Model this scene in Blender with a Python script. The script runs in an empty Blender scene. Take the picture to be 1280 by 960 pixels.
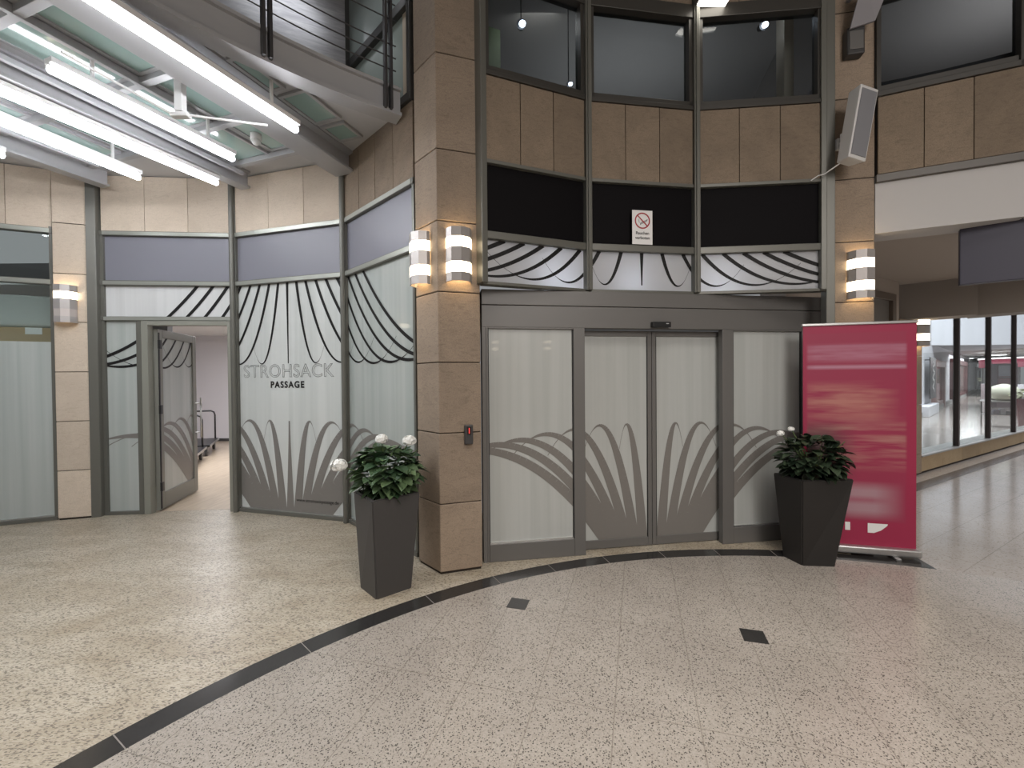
import bpy, bmesh, math, random
from mathutils import Vector, Matrix
random.seed(7)
R = math.radians
sc = bpy.context.scene
col = sc.collection

# ---------------------------------------------------------------- camera
PITCH, ROLL, FPX, EYE = R(0.7394), R(-0.5015), 545.0, 1.6
cp, sp, cr, sr = math.cos(PITCH), math.sin(PITCH), math.cos(ROLL), math.sin(ROLL)
Mcam = Matrix(((1, 0, 0), (0, -sp, cp), (0, -cp, -sp))) @ Matrix(((cr, sr, 0), (-sr, cr, 0), (0, 0, 1)))
cam = bpy.data.objects.new('camera', bpy.data.cameras.new('camera'))
col.objects.link(cam)
cx, cy, cz = Mcam.col[0].copy(), Mcam.col[1].copy(), Mcam.col[2].copy()
cm = Matrix((cx, -cy, -cz)).transposed().to_4x4()
cm.translation = Vector((0, 0, EYE))
cam.matrix_world = cm
cam.data.sensor_width = 36.0
cam.data.lens = FPX / 1280 * 36
cam.data.clip_start = 0.02
cam.data.clip_end = 300
sc.camera = cam

# ---------------------------------------------------------------- world, lights, exposure
sc.view_settings.view_transform = 'Standard'
sc.view_settings.look = 'None'
sc.view_settings.gamma = 1
sc.view_settings.use_curve_mapping = False
sc.view_settings.exposure = 0.0
w = bpy.data.worlds.new('world'); sc.world = w; w.use_nodes = True
w.node_tree.nodes['Background'].inputs[0].default_value = (0.95, 0.97, 1.0, 1)
w.node_tree.nodes['Background'].inputs[1].default_value = 0.30
CX, CY = 1.886, -0.343           # centre of the rotunda

def area(name, loc, size, power, colr, rot=(0, 0, 0), shape='DISK', sy=None, spread=180):
    l = bpy.data.lights.new(name, 'AREA'); l.shape = shape; l.size = size
    if sy: l.size_y = sy
    l.energy = power; l.color = colr; l.spread = R(spread)
    o = bpy.data.objects.new(name, l); col.objects.link(o); o.location = loc; o.rotation_euler = rot
    return o
area('court_ceiling_light', (CX - 0.2, CY - 0.6, 6.55), 4.5, 250, (1.0, 0.94, 0.87), spread=105)
area('court_front_fill', (2.6, -3.6, 4.6), 3.0, 105, (1.0, 0.95, 0.91), rot=(R(72), 0, 0), spread=120)  # unseen fill behind the viewer, added to light the portal from the front
area('hall_ceiling_light', (-3.2, 2.2, 3.7), 2.2, 92, (0.95, 0.97, 1.0))
area('room_ceiling_light', (-5.6, 8.2, 2.72), 2.4, 170, (0.95, 0.95, 1.0))
area('corridor_fill', (16.0, 13.0, 9.0), 8.0, 2300, (0.93, 0.95, 1.0))  # unseen overhead fill added to brighten the corridor beyond the glass
area('far_corridor_light', (30, 27, 2.72), 12.0, 1900, (0.95, 0.95, 1.0))
area('passage_light', (7.5, 3.5, 2.8), 2.0, 60, (1.0, 0.93, 0.85))

area('upper_room_fill', (1.4, 5.6, 4.25), 2.0, 16, (0.95, 0.97, 1.0), rot=(math.pi - R(25), 0, 0))  # unseen upward fill added so the room ceiling shows through the windows
area('upper_display_fill', (0.3, 4.5, 5.35), .5, 6, (1.0, 0.97, 0.92), rot=(R(35), 0, 0))  # unseen fill added to bring out the green and red panels
area('upper_right_fill', (5.0, 4.0, 4.4), 1.2, 14, (1.0, 0.97, 0.95), rot=(math.pi, 0, 0))  # unseen upward fill added to brighten the right room's ceiling
area('gallery_fill', (-2.0, 3.6, 6.0), 1.0, 14, (0.95, 0.97, 1.0), rot=(R(-20), R(10), 0))  # unseen fill added to brighten the cladding behind the railing
# ---------------------------------------------------------------- materials
def mat(name, c, rough=0.5, metal=0.0, emit=None, es=0.0, coat=0.0, spec=0.5, alpha=1.0):
    m = bpy.data.materials.new(name); m.use_nodes = True
    b = m.node_tree.nodes['Principled BSDF']
    b.inputs['Base Color'].default_value = (*c, 1); b.inputs['Roughness'].default_value = rough
    b.inputs['Metallic'].default_value = metal; b.inputs['Specular IOR Level'].default_value = spec
    b.inputs['Coat Weight'].default_value = coat; b.inputs['Coat Roughness'].default_value = 0.03
    if emit: b.inputs['Emission Color'].default_value = (*emit, 1); b.inputs['Emission Strength'].default_value = es
    b.inputs['Alpha'].default_value = alpha
    return m
def nd(m, t, **kw):
    n = m.node_tree.nodes.new(t)
    for k, v in kw.items(): setattr(n, k, v)
    return n
def lk(m, a, b): m.node_tree.links.new(a, b)
def bsdf(m): return m.node_tree.nodes['Principled BSDF']
def wpos(m):
    return nd(m, 'ShaderNodeNewGeometry').outputs['Position']
def ramp(m, fac, stops):
    r = nd(m, 'ShaderNodeValToRGB'); e = r.color_ramp.elements
    while len(e) < len(stops): e.new(0.5)
    for el, (p, c) in zip(e, stops): el.position = p; el.color = (*c, 1)
    lk(m, fac, r.inputs[0]); return r.outputs[0]
def noise(m, vec, scale, detail=4, rough=0.6, dist=0.0):
    n = nd(m, 'ShaderNodeTexNoise'); n.inputs['Scale'].default_value = scale; n.inputs['Detail'].default_value = detail
    n.inputs['Roughness'].default_value = rough; n.inputs['Distortion'].default_value = dist
    lk(m, vec, n.inputs['Vector']); return n.outputs['Fac']
def mixc(m, fac, a, b, mode='MIX'):
    x = nd(m, 'ShaderNodeMix'); x.data_type = 'RGBA'; x.blend_type = mode
    for i, v in ((0, fac), (6, a), (7, b)):
        if isinstance(v, (int, float)): x.inputs[i].default_value = v
        elif isinstance(v, tuple): x.inputs[i].default_value = (*v, 1)
        else: lk(m, v, x.inputs[i])
    return x.outputs[2]
def mth(m, op, a, b=0.0, c=0.0):
    x = nd(m, 'ShaderNodeMath'); x.operation = op
    for i, v in enumerate((a, b, c)):
        if isinstance(v, (int, float)): x.inputs[i].default_value = v
        else: lk(m, v, x.inputs[i])
    return x.outputs[0]
def vscale(m, vec, s, rotz=0.0, loc=(0, 0, 0)):
    x = nd(m, 'ShaderNodeMapping'); x.vector_type = 'TEXTURE' if False else 'POINT'
    x.inputs['Scale'].default_value = s; x.inputs['Rotation'].default_value = (0, 0, rotz); x.inputs['Location'].default_value = loc
    lk(m, vec, x.inputs['Vector']); return x.outputs[0]

def stone_mat(name, a, b, dark, per_panel=True):
    m = mat(name, a, 0.75, spec=0.25); p = wpos(m)
    n1 = noise(m, p, 1.6, 6, 0.6, 1.5)
    n2 = noise(m, vscale(m, p, (1, 1, 3.0)), 7, 6, 0.7, 2.5)
    c = ramp(m, n1, [(0.3, a), (0.7, b)])
    c = mixc(m, mth(m, 'MULTIPLY', ramp_f(m, n2, 0.5, 0.72), 0.45), c, dark)
    if per_panel:
        g = nd(m, 'ShaderNodeNewGeometry')
        c2 = nd(m, 'ShaderNodeHueSaturation'); lk(m, c, c2.inputs['Color'])
        lk(m, mth(m, 'ADD', mth(m, 'MULTIPLY', g.outputs['Random Per Island'], 0.3), 0.86), c2.inputs['Value'])
        c = c2.outputs[0]
    n3 = noise(m, p, 160, 3, 0.6)
    c = mixc(m, mth(m, 'MULTIPLY', ramp_f(m, n3, 0.42, 0.68), 0.42), c, dark)
    lk(m, c, bsdf(m).inputs['Base Color'])
    bp = nd(m, 'ShaderNodeBump'); bp.inputs['Strength'].default_value = 0.18; bp.inputs['Distance'].default_value = 0.004
    lk(m, n3, bp.inputs['Height']); lk(m, bp.outputs[0], bsdf(m).inputs['Normal'])
    return m
def ramp_f(m, fac, lo, hi):
    x = nd(m, 'ShaderNodeMapRange'); x.inputs['From Min'].default_value = lo; x.inputs['From Max'].default_value = hi
    lk(m, fac, x.inputs['Value']); return x.outputs[0]

def granite(name, base, base2, speck, warm, scale, rough, joint=None, streak=0.0, midamt=0.15, thr=0.9):
    m = mat(name, base, rough, spec=0.5); p = wpos(m)
    if streak: pv = vscale(m, p, (1.0, 1.0 + streak, 1.0), R(20))
    else: pv = p
    big = noise(m, pv, 1.3, 4, 0.6, 0.8)
    c = ramp(m, big, [(0.35, base), (0.65, base2)])
    vo = nd(m, 'ShaderNodeTexVoronoi'); vo.inputs['Scale'].default_value = scale; lk(m, pv, vo.inputs['Vector'])
    g = nd(m, 'ShaderNodeSeparateColor'); lk(m, vo.outputs['Color'], g.inputs[0])
    c = mixc(m, mth(m, 'MULTIPLY', ramp_f(m, g.outputs[0], 0.35, 0.9), 0.55), c, warm)
    c = mixc(m, mth(m, 'MULTIPLY', mth(m, 'GREATER_THAN', g.outputs[1], thr), 0.85), c, speck)
    mid = noise(m, pv, scale * 0.33, 4, 0.7, 0.5)
    c = mixc(m, mth(m, 'MULTIPLY', ramp_f(m, mid, 0.55, 0.75), midamt), c, speck)
    if joint:
        ang, (ou, ov), pu, pvv, jc = joint
        mp = nd(m, 'ShaderNodeMapping'); mp.vector_type = 'POINT'
        mp.inputs['Rotation'].default_value = (0, 0, -ang); lk(m, p, mp.inputs['Vector'])
        s = nd(m, 'ShaderNodeSeparateXYZ'); lk(m, mp.outputs[0], s.inputs[0])
        ds = []
        for ax, off, pitch in ((0, ou, pu), (1, ov, pvv)):
            t = mth(m, 'DIVIDE', mth(m, 'SUBTRACT', s.outputs[ax], off), pitch)
            f = mth(m, 'ABSOLUTE', mth(m, 'SUBTRACT', mth(m, 'FRACT', t), 0.5))
            ds.append(mth(m, 'GREATER_THAN', f, 0.5 - 0.0028 / pitch))
        c = mixc(m, mth(m, 'MULTIPLY', mth(m, 'MAXIMUM', ds[0], ds[1]), 0.65), c, jc)
    lk(m, c, bsdf(m).inputs['Base Color'])
    rr = mth(m, 'ADD', mth(m, 'MULTIPLY', mid, 0.14), rough - 0.07); lk(m, rr, bsdf(m).inputs['Roughness'])
    return m

MT = {}
MT['sand'] = stone_mat('sandstone', (0.27, 0.208, 0.150), (0.20, 0.155, 0.113), (0.10, 0.076, 0.056))
MT['pillar'] = stone_mat('pillar sandstone', (0.345, 0.268, 0.200), (0.275, 0.215, 0.163), (0.12, 0.093, 0.072))
MT['sandL'] = stone_mat('pale sandstone', (0.62, 0.53, 0.43), (0.54, 0.455, 0.365), (0.38, 0.31, 0.24))
MT['gap'] = mat('joint shadow', (0.03, 0.022, 0.016), 0.9)
ca, sa = math.cos(R(-16)), math.sin(R(-16))
O = (-0.022, 3.105)      # a tile corner of the rotunda floor
ou = O[0] * ca + O[1] * sa; ov = -O[0] * sa + O[1] * ca
MT['floor_rot'] = granite('polished speckled granite', (0.40, 0.362, 0.32), (0.335, 0.30, 0.265), (0.045, 0.04, 0.035), (0.25, 0.218, 0.188), 190, 0.22,
                          (R(-16), (ou, ov - 0.07), 0.383, 0.79, (0.19, 0.165, 0.14)), 0.0, 0.35, 0.885)
MT['floor_hall'] = granite('rough hall granite', (0.52, 0.47, 0.385), (0.37, 0.31, 0.23), (0.12, 0.10, 0.075), (0.29, 0.24, 0.17), 84, 0.38, None, 1.3, 0.7, 0.80)
c3, s3 = math.cos(R(30)), math.sin(R(30))
MT['floor_pass'] = granite('passage granite', (0.46, 0.42, 0.39), (0.40, 0.365, 0.34), (0.24, 0.21, 0.19), (0.38, 0.33, 0.29), 110, 0.15,
                           (R(30), (4.97 * c3 + 5.19 * s3, -4.97 * s3 + 5.19 * c3), 0.56, 0.395, (0.20, 0.17, 0.155)))
MT['strip'] = granite('dark granite', (0.022, 0.021, 0.021), (0.028, 0.026, 0.025), (0.01, 0.01, 0.01), (0.035, 0.032, 0.03), 120, 0.2)
MT['jointline'] = mat('pale joint', (0.22, 0.20, 0.18), 0.6)
MT['frame'] = mat('grey green metal', (0.14, 0.138, 0.120), 0.38, 0.25)
MT['framelight'] = mat('brushed grey bar', (0.36, 0.37, 0.33), 0.33, 0.45)
MT['portal'] = mat('portal grey metal', (0.145, 0.139, 0.132), 0.42, 0.15)
MT['gasket'] = mat('black gasket', (0.012, 0.012, 0.012), 0.6)
MT['dark_panel'] = mat('black panel', (0.005, 0.0042, 0.005), 0.6, spec=0.08)
MT['grey_panel'] = mat('blue grey panel', (0.20, 0.20, 0.235), 0.4)
MT['black'] = mat('black plastic', (0.012, 0.012, 0.013), 0.35)
MT['darkgrey'] = mat('dark grey plastic', (0.045, 0.043, 0.043), 0.45)
MT['white'] = mat('white paint', (0.78, 0.77, 0.76), 0.6)
MT['film_dark'] = mat('black film', (0.014, 0.013, 0.013), 0.5, spec=.2)
MT['film_grey'] = mat('translucent grey film', (0.19, 0.178, 0.165), 0.3)
MT['film_light'] = mat('pale film', (0.30, 0.31, 0.29), 0.3)
MT['steel'] = mat('brushed steel', (0.55, 0.55, 0.54), 0.28, 0.9)
MT['silver'] = mat('silver profile', (0.5, 0.5, 0.5), 0.3, 0.8)

def frosted(name, c1, c2, emis=0.0):
    m = mat(name, c1, 0.35, coat=0.55); p = wpos(m)
    n = noise(m, vscale(m, p, (1, 1, 0.02)), 9.0, 4, 0.6)
    c = ramp(m, n, [(0.35, c1), (0.62, c2)])
    lk(m, c, bsdf(m).inputs['Base Color']); return m
MT['frost'] = frosted('frosted glass', (0.40, 0.415, 0.40), (0.46, 0.475, 0.46))
MT['frostC'] = frosted('bright frosted glass', (0.50, 0.525, 0.51), (0.58, 0.60, 0.585))
MT['frostG'] = frosted('frosted green glass', (0.36, 0.395, 0.375), (0.43, 0.46, 0.44))
MT['frostW'] = frosted('pale frosted glass', (0.56, 0.57, 0.57), (0.62, 0.63, 0.63))

def lit_frost():
    m = bpy.data.materials.new('lit frosted glass'); m.use_nodes = True; nt = m.node_tree; b = nt.nodes['Principled BSDF']
    b.inputs['Base Color'].default_value = (.62, .62, .63, 1); b.inputs['Roughness'].default_value = .4
    t = nt.nodes.new('ShaderNodeBsdfTranslucent'); t.inputs[0].default_value = (.85, .87, .9, 1); mx = nt.nodes.new('ShaderNodeMixShader'); mx.inputs[0].default_value = .45
    nt.links.new(b.outputs[0], mx.inputs[1]); nt.links.new(t.outputs[0], mx.inputs[2]); nt.links.new(mx.outputs[0], nt.nodes['Material Output'].inputs[0]); return m
MT['lit_frost'] = lit_frost()
def glass(name, tint, refl=0.03, trans=0.96):
    m = bpy.data.materials.new(name); m.use_nodes = True; nt = m.node_tree; nt.nodes.clear()
    o = nt.nodes.new('ShaderNodeOutputMaterial'); a = nt.nodes.new('ShaderNodeBsdfTransparent'); g = nt.nodes.new('ShaderNodeBsdfGlossy')
    a.inputs[0].default_value = (*[t * trans for t in tint], 1); g.inputs['Roughness'].default_value = 0.02
    f = nt.nodes.new('ShaderNodeLayerWeight'); f.inputs[0].default_value = 0.5
    p5 = nt.nodes.new('ShaderNodeMath'); p5.operation = 'POWER'; p5.inputs[1].default_value = 5.0
    ml = nt.nodes.new('ShaderNodeMath'); ml.operation = 'MULTIPLY_ADD'; ml.inputs[1].default_value = 0.6; ml.inputs[2].default_value = refl
    nt.links.new(f.outputs['Facing'], p5.inputs[0]); nt.links.new(p5.outputs[0], ml.inputs[0])
    mx = nt.nodes.new('ShaderNodeMixShader')
    nt.links.new(ml.outputs[0], mx.inputs[0]); nt.links.new(a.outputs[0], mx.inputs[1]); nt.links.new(g.outputs[0], mx.inputs[2])
    nt.links.new(mx.outputs[0], o.inputs[0]); return m
MT['glass'] = glass('clear glass', (0.92, 0.96, 0.95))
MT['glass_dark'] = glass('tinted glass', (0.75, 0.78, 0.8))

# ---------------------------------------------------------------- mesh builder
class MB:
    def __init__(s): s.bm = bmesh.new()
    def quad(s, pts):
        try: return s.bm.faces.new([s.bm.verts.new(p) for p in pts])
        except ValueError: return None
    def hexa(s, b, t, bev=0.0):
        """b, t: matching lists of bottom and top points"""
        n = len(b); vb = [s.bm.verts.new(p) for p in b]; vt = [s.bm.verts.new(p) for p in t]
        fs = [s.bm.faces.new(vb[::-1]), s.bm.faces.new(vt)]
        for i in range(n): fs.append(s.bm.faces.new((vb[i], vb[(i + 1) % n], vt[(i + 1) % n], vt[i])))
        bmesh.ops.recalc_face_normals(s.bm, faces=fs)
        if bev:
            ed = list({e for f in fs for e in f.edges})
            bmesh.ops.bevel(s.bm, geom=ed, offset=bev, segments=2, affect='EDGES', profile=0.5)
        return s
    def prism(s, pts, z0, z1, bev=0.0):
        return s.hexa([Vector((p[0], p[1], z0)) for p in pts], [Vector((p[0], p[1], z1)) for p in pts], bev)
    def fbox(s, F, s0, s1, d0, d1, z0, z1, bev=0.0):
        P = F.at
        return s.hexa([P(s0, d0, z0), P(s1, d0, z0), P(s1, d1, z0), P(s0, d1, z0)], [P(s0, d0, z1), P(s1, d0, z1), P(s1, d1, z1), P(s0, d1, z1)], bev)
    def box(s, x0, x1, y0, y1, z0, z1, bev=0.0):
        return s.prism([(x0, y0), (x1, y0), (x1, y1), (x0, y1)], z0, z1, bev)
    def tube(s, pts, r, n=10, cap=True):
        pts = [Vector(p) for p in pts]; rings = []; up = None
        for i, p in enumerate(pts):
            d = (pts[min(i + 1, len(pts) - 1)] - pts[max(i - 1, 0)]).normalized()
            if up is None: up = Vector((0, 0, 1)) if abs(d.z) < 0.9 else Vector((1, 0, 0))
            a = d.cross(up).normalized(); b = a.cross(d).normalized(); up = b
            rr = r[i] if isinstance(r, (list, tuple)) else r
            rings.append([s.bm.verts.new(p + (a * math.cos(t) + b * math.sin(t)) * rr) for t in [2 * math.pi * k / n for k in range(n)]])
        for A, B in zip(rings, rings[1:]):
            for k in range(n): s.bm.faces.new((A[k], A[(k + 1) % n], B[(k + 1) % n], B[k]))
        if cap: s.bm.faces.new(rings[0][::-1]); s.bm.faces.new(rings[-1])
        return s
    def disc(s, c, r, h, n=24, axis=None):
        c = Vector(c); ax = Vector(axis or (0, 0, 1)).normalized()
        return s.tube([c, c + ax * h], r, n)
    def ball(s, c, r, sub=2, sc=(1, 1, 1)):
        v = bmesh.ops.create_icosphere(s.bm, subdivisions=sub, radius=r)['verts']
        for x in v: x.co = Vector((x.co.x * sc[0], x.co.y * sc[1], x.co.z * sc[2])) + Vector(c)
        return s
    def build(s, name, m, parent=None, smooth=False, origin=None):
        me = bpy.data.meshes.new(name)
        if origin is None and len(s.bm.verts) and parent is None:
            xs = [v.co for v in s.bm.verts]
            origin = Vector(((min(v.x for v in xs) + max(v.x for v in xs)) / 2, (min(v.y for v in xs) + max(v.y for v in xs)) / 2, min(v.z for v in xs)))
        if origin is None: origin = Vector((0, 0, 0))
        origin = Vector(origin)
        bmesh.ops.translate(s.bm, verts=s.bm.verts, vec=-origin)
        s.bm.to_mesh(me); s.bm.free()
        if smooth: me.polygons.foreach_set('use_smooth', [True] * len(me.polygons))
        mm = MT[m] if isinstance(m, str) else m
        me.materials.append(mm)
        o = bpy.data.objects.new(name, me); col.objects.link(o); o.location = origin
        if parent:
            # geometry handed over in world space: undo the parent's transform
            pm = world_of(parent); o.parent = parent
            o.location = (0, 0, 0)
            me.transform(pm.inverted() @ Matrix.Translation(origin))
        return o
def world_of(o):
    m = Matrix.LocRotScale(o.location, o.rotation_euler, o.scale)
    return world_of(o.parent) @ m if o.parent else m
def empty(name, loc=(0, 0, 0), rz=0.0):
    o = bpy.data.objects.new(name, None); col.objects.link(o); o.location = loc; o.rotation_euler = (0, 0, rz); return o
def tag(o, label=None, cat=None, group=None, kind=None):
    if label: o['label'] = label
    if cat: o['category'] = cat
    if group: o['group'] = group
    if kind: o['kind'] = kind
    return o
def struct(o, label=None):
    o['kind'] = 'structure'
    if label: o['label'] = label
    return o
def copy_tree(o, parent=None):
    c = o.copy(); col.objects.link(c)
    if parent: c.parent = parent
    for ch in list(o.children): copy_tree(ch, c)
    return c

class Frame:
    """vertical plane from p0 to p1; s along, d towards the viewer side, z up"""
    def __init__(s, p0, p1, side=(0, 0)):
        s.p0 = Vector((p0[0], p0[1], 0)); s.p1 = Vector((p1[0], p1[1], 0)); s.u = (s.p1 - s.p0).normalized(); s.L = (s.p1 - s.p0).length
        n = Vector((s.u.y, -s.u.x, 0)); 
        if n.dot(Vector((side[0], side[1], 0)) - s.p0) < 0: n = -n
        s.n = n
    def at(s, a, d, z): return s.p0 + s.u * a + s.n * d + Vector((0, 0, z))

def az(a, r): return (CX + r * math.cos(R(a)), CY + r * math.sin(R(a)))

# ---------------------------------------------------------------- floors
def poly_floor(name, pts, z, m, parent=None, thick=0.0):
    b = MB(); vs = [b.bm.verts.new((x, y, z)) for x, y in pts]
    es = [b.bm.edges.new((vs[i], vs[(i + 1) % len(vs)])) for i in range(len(vs))]
    bmesh.ops.triangle_fill(b.bm, edges=es, use_beauty=True)
    bmesh.ops.recalc_face_normals(b.bm, faces=b.bm.faces)
    for f in b.bm.faces:
        if f.normal.z < 0: f.normal_flip()
    return b.build(name, m, parent, origin=(0, 0, 0) if not parent else None)
RI, RO = 4.217, 4.365
f0 = struct(poly_floor('floor', [az(a, RI) for a in range(0, 360, 2)], 0, 'floor_rot'), 'polished speckled granite floor of the round court')
b = MB()
for c in ((0.03, 3.075), (1.475, 2.665)):
    u = Vector((ca, sa, 0)) * 0.068; v = Vector((-sa, ca, 0)) * 0.07; c = Vector((c[0], c[1], 0.0015))
    b.hexa([c - u - v - Vector((0, 0, .004)), c + u - v - Vector((0, 0, .004)), c + u + v - Vector((0, 0, .004)), c - u + v - Vector((0, 0, .004))], [c - u - v, c + u - v, c + u + v, c - u + v])
b.build('floor_inlay', 'strip', f0)
# dark ring strip
A0, A1 = 67.8, 216
b = MB(); n = 90
for i in range(n):
    a, a2 = A0 + (A1 - A0) * i / n, A0 + (A1 - A0) * (i + 1) / n
    b.quad([(*az(a, RI), 0), (*az(a2, RI), 0), (*az(max(a2, 71.0), RO), 0), (*az(max(a, 71.0), RO), 0)])
b.quad([(*az(67.8, RI), .0006), (3.57, 3.99, .0006), (3.25, 4.22, .0006), (*az(75, RO), .0006)])
st = struct(b.build('trim_1', 'strip', origin=(0, 0, 0)), 'dark granite ring strip round the court floor')
b = MB()
for a in (199, 187, 171.5, 160, 148.2, 136.9, 125.6, 118.1, 111.4, 104.5, 97.3, 90.5, 83.8, 77):
    da = 0.035
    b.quad([(*az(a - da, RI), .0012), (*az(a + da, RI), .0012), (*az(a + da, RO), .0012), (*az(a - da, RO), .0012)])
b.build('joint', 'jointline', st)
hall = [az(a, RO) for a in range(214, 70, -2)]
hall += [(3.10, 4.5), (2.9, 5.0), (-0.3, 4.6), (-0.95, 4.25), (-1.9, 4.98), (-3.38, 5.43), (-4.95, 5.30), (-6.8, 4.55), (-8.5, 2), (-7, -3.2)]
struct(poly_floor('floor_hall', hall, 0, 'floor_hall'), 'coarse beige granite floor of the left hall')
ps = [az(a, RI) for a in range(66, -60, -2)]
ps = [az(67.8, RI), az(71.0, RO)] [::-1] + ps
ps = [(3.10, 4.5)] + ps + [(8, -8), (30, -8), (60, 20), (75, 52), (60, 62), (12, 18), (3.6, 5.6)]
struct(poly_floor('floor_passage', ps, -0.0005, 'floor_pass'), 'shiny pale tiled floor of the right passage')
b = MB(); Fw = Frame((6.283, 6.846), (6.283 + .8652, 6.846 + .5014))
W0, W1 = -2.2, 14.0
b.fbox(Fw, W0, W1, 0.21, 0.39, 0.0, 0.0015)
struct(b.build('trim_2', mat('brown granite strip', (0.075, 0.055, 0.05), 0.25)), 'dark strip along the foot of the shop window wall')

# ---------------------------------------------------------------- vertical stone panels between two points
def stone_band(name, F, z0, z1, n, m, s0=0.0, s1=None, label=None, thick=0.05):
    s1 = F.L if s1 is None else s1
    b = MB(); g = 0.006; w_ = (s1 - s0) / n
    for i in range(n): b.fbox(F, s0 + i * w_ + g / 2, s0 + (i + 1) * w_ - g / 2, -thick, 0.0, z0, z1, 0.0015)
    o = b.build(name, m)
    k = MB(); k.fbox(F, s0, s1, -thick - 0.12, -thick * 0.4, z0 + .01, z1 - .01); k.build('joint_backing', 'gap', o)
    return struct(o, label)

ZT, ZB, ZU, ZH = 2.78, 3.40, 4.08, 2.34     # transom, foot of the stone band, its top, door head
# ================================================================= FILM PATTERN (swags and fans on the glass)
def clip(poly, ax, lim, keep_less):
    out = []
    for i in range(len(poly)):
        p, q = poly[i], poly[(i + 1) % len(poly)]
        ip = (p[ax] <= lim) if keep_less else (p[ax] >= lim); iq = (q[ax] <= lim) if keep_less else (q[ax] >= lim)
        if ip: out.append(p)
        if ip != iq:
            t = (lim - p[ax]) / (q[ax] - p[ax]); out.append((p[0] + t * (q[0] - p[0]), p[1] + t * (q[1] - p[1])))
    return out
def strip_quads(pts, wid):
    qs = []
    for (x0, z0), (x1, z1), w0, w1 in zip(pts, pts[1:], wid, wid[1:]):
        dx, dz = x1 - x0, z1 - z0; L = math.hypot(dx, dz) or 1; nx, nz = -dz / L, dx / L
        qs.append([(x0 - nx * w0 / 2, z0 - nz * w0 / 2), (x1 - nx * w1 / 2, z1 - nz * w1 / 2), (x1 + nx * w1 / 2, z1 + nz * w1 / 2), (x0 + nx * w0 / 2, z0 + nz * w0 / 2)])
    return qs
def curves(kind, zbase, ss, aa, tips, wmax, wmin, wgrow, tail, zmid=None):
    """list of quad strips in (x, z) about the fan's centre line: a straight middle blade, then mirrored arcs
    that start at +-s, turn over (or under) at +-a and thin out into a tail"""
    out = []; zt = zmid if zmid is not None else tips[0]
    out.append(strip_quads([(0, zbase + (zt - zbase) * t / 8) for t in range(9)], [wmin + (wmax - wmin) * (1 - t / 8) ** 1.3 for t in range(9)]))
    for sgn in (-1, 1):
        for k, (s_, a_, tip) in enumerate(zip(ss, aa, tips)):
            wm = wmin + wgrow * k; pts, wd = [], []; N = 34
            for i in range(N + 1):
                t = tail * i / N
                pts.append((sgn * (s_ + (a_ - s_) * t), zbase - (zbase - tip) * (1 - (1 - t) ** 2)))
                if t <= 1: wd.append(wm + (wmax - wm) * (1 - t) ** 0.85)
                else: wd.append(wm * max(0.12, 1 - (t - 1) / (tail - 1) * 1.6) if (t - 1) / (tail - 1) < .5 else wm * 0.2)
            out.append(strip_quads(pts, wd))
    return out
def film(pane, F, off, cen, s0, s1, z0, z1, cv, m, name, d):
    b = MB(); any_ = False
    for j, qs in enumerate(cv):
        for q in qs:
            p = [(x + cen + off, z) for x, z in q]
            for ax, lim, less in ((0, s1, True), (0, s0, False), (1, z1, True), (1, z0, False)):
                p = clip(p, ax, lim, less)
                if len(p) < 3: break
            if len(p) >= 3:
                dd = d + 0.00012 * j
                f = b.quad([F.at(x, dd, z) for x, z in p]); any_ = True
    if any_:
        bmesh.ops.recalc_face_normals(b.bm, faces=b.bm.faces); return b.build(name, m, pane)
    b.bm.free()
def fan_base(F, cen, s0, s1, z0, zb, half, pane, d, m='film_grey'):
    """solid foot of the fan: everything inside two arcs that meet the sill at +-half"""
    pts = []
    b = MB(); N = 16
    for i in range(N):
        x0_, x1_ = s0 + (s1 - s0) * i / N, s0 + (s1 - s0) * (i + 1) / N
        def top(x):
            t = abs(x - cen); return zb
        def bot(x):
            t = abs(x - cen)
            return z0 if t <= half else z0 + min(zb - z0, (t - half) * 2.6 - (t - half) ** 2 * 1.3)
        q = [(x0_, bot(x0_)), (x1_, bot(x1_)), (x1_, max(bot(x1_), top(x1_))), (x0_, max(bot(x0_), top(x0_)))]
        if q[2][1] - q[1][1] > 1e-4 or q[3][1] - q[0][1] > 1e-4: b.quad([F.at(x, d, z) for x, z in q])
    return b

SU, AU, HU = [.09, .17, .24, .30, .35, .39, .43], [.25, .515, .79, 1.05, 1.29, 1.50, 1.70], [1.16, 1.155, 1.135, 1.10, 1.055, 1.02, .98]
UPF = curves('up', 0.02, SU, AU, HU, .10, .018, .006, 1.45)
UPH = curves('up', 0.02, [x * 1.16 for x in SU], [x * 1.16 for x in AU], [x * .965 for x in HU], .115, .02, .006, 1.45)
DNH = curves('down', 2.76, [.13, .26, .40, .54, .69, .85, 1.02, 1.20], [.39, .74, 1.08, 1.42, 1.76, 2.10, 2.40, 2.70], [1.80, 1.80, 1.79, 1.77, 1.77, 1.78, 1.80, 1.82], .036, .012, .0035, 1.5)
DNP = curves('down', 2.755, [.20, .41, .59, .78, .96, 1.14, 1.32, 1.5], [.36 * k for k in range(1, 9)], [2.452] * 8, .036, .013, .002, 1.8)
DNP = DNP[:8] + DNP[9:16]

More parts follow.
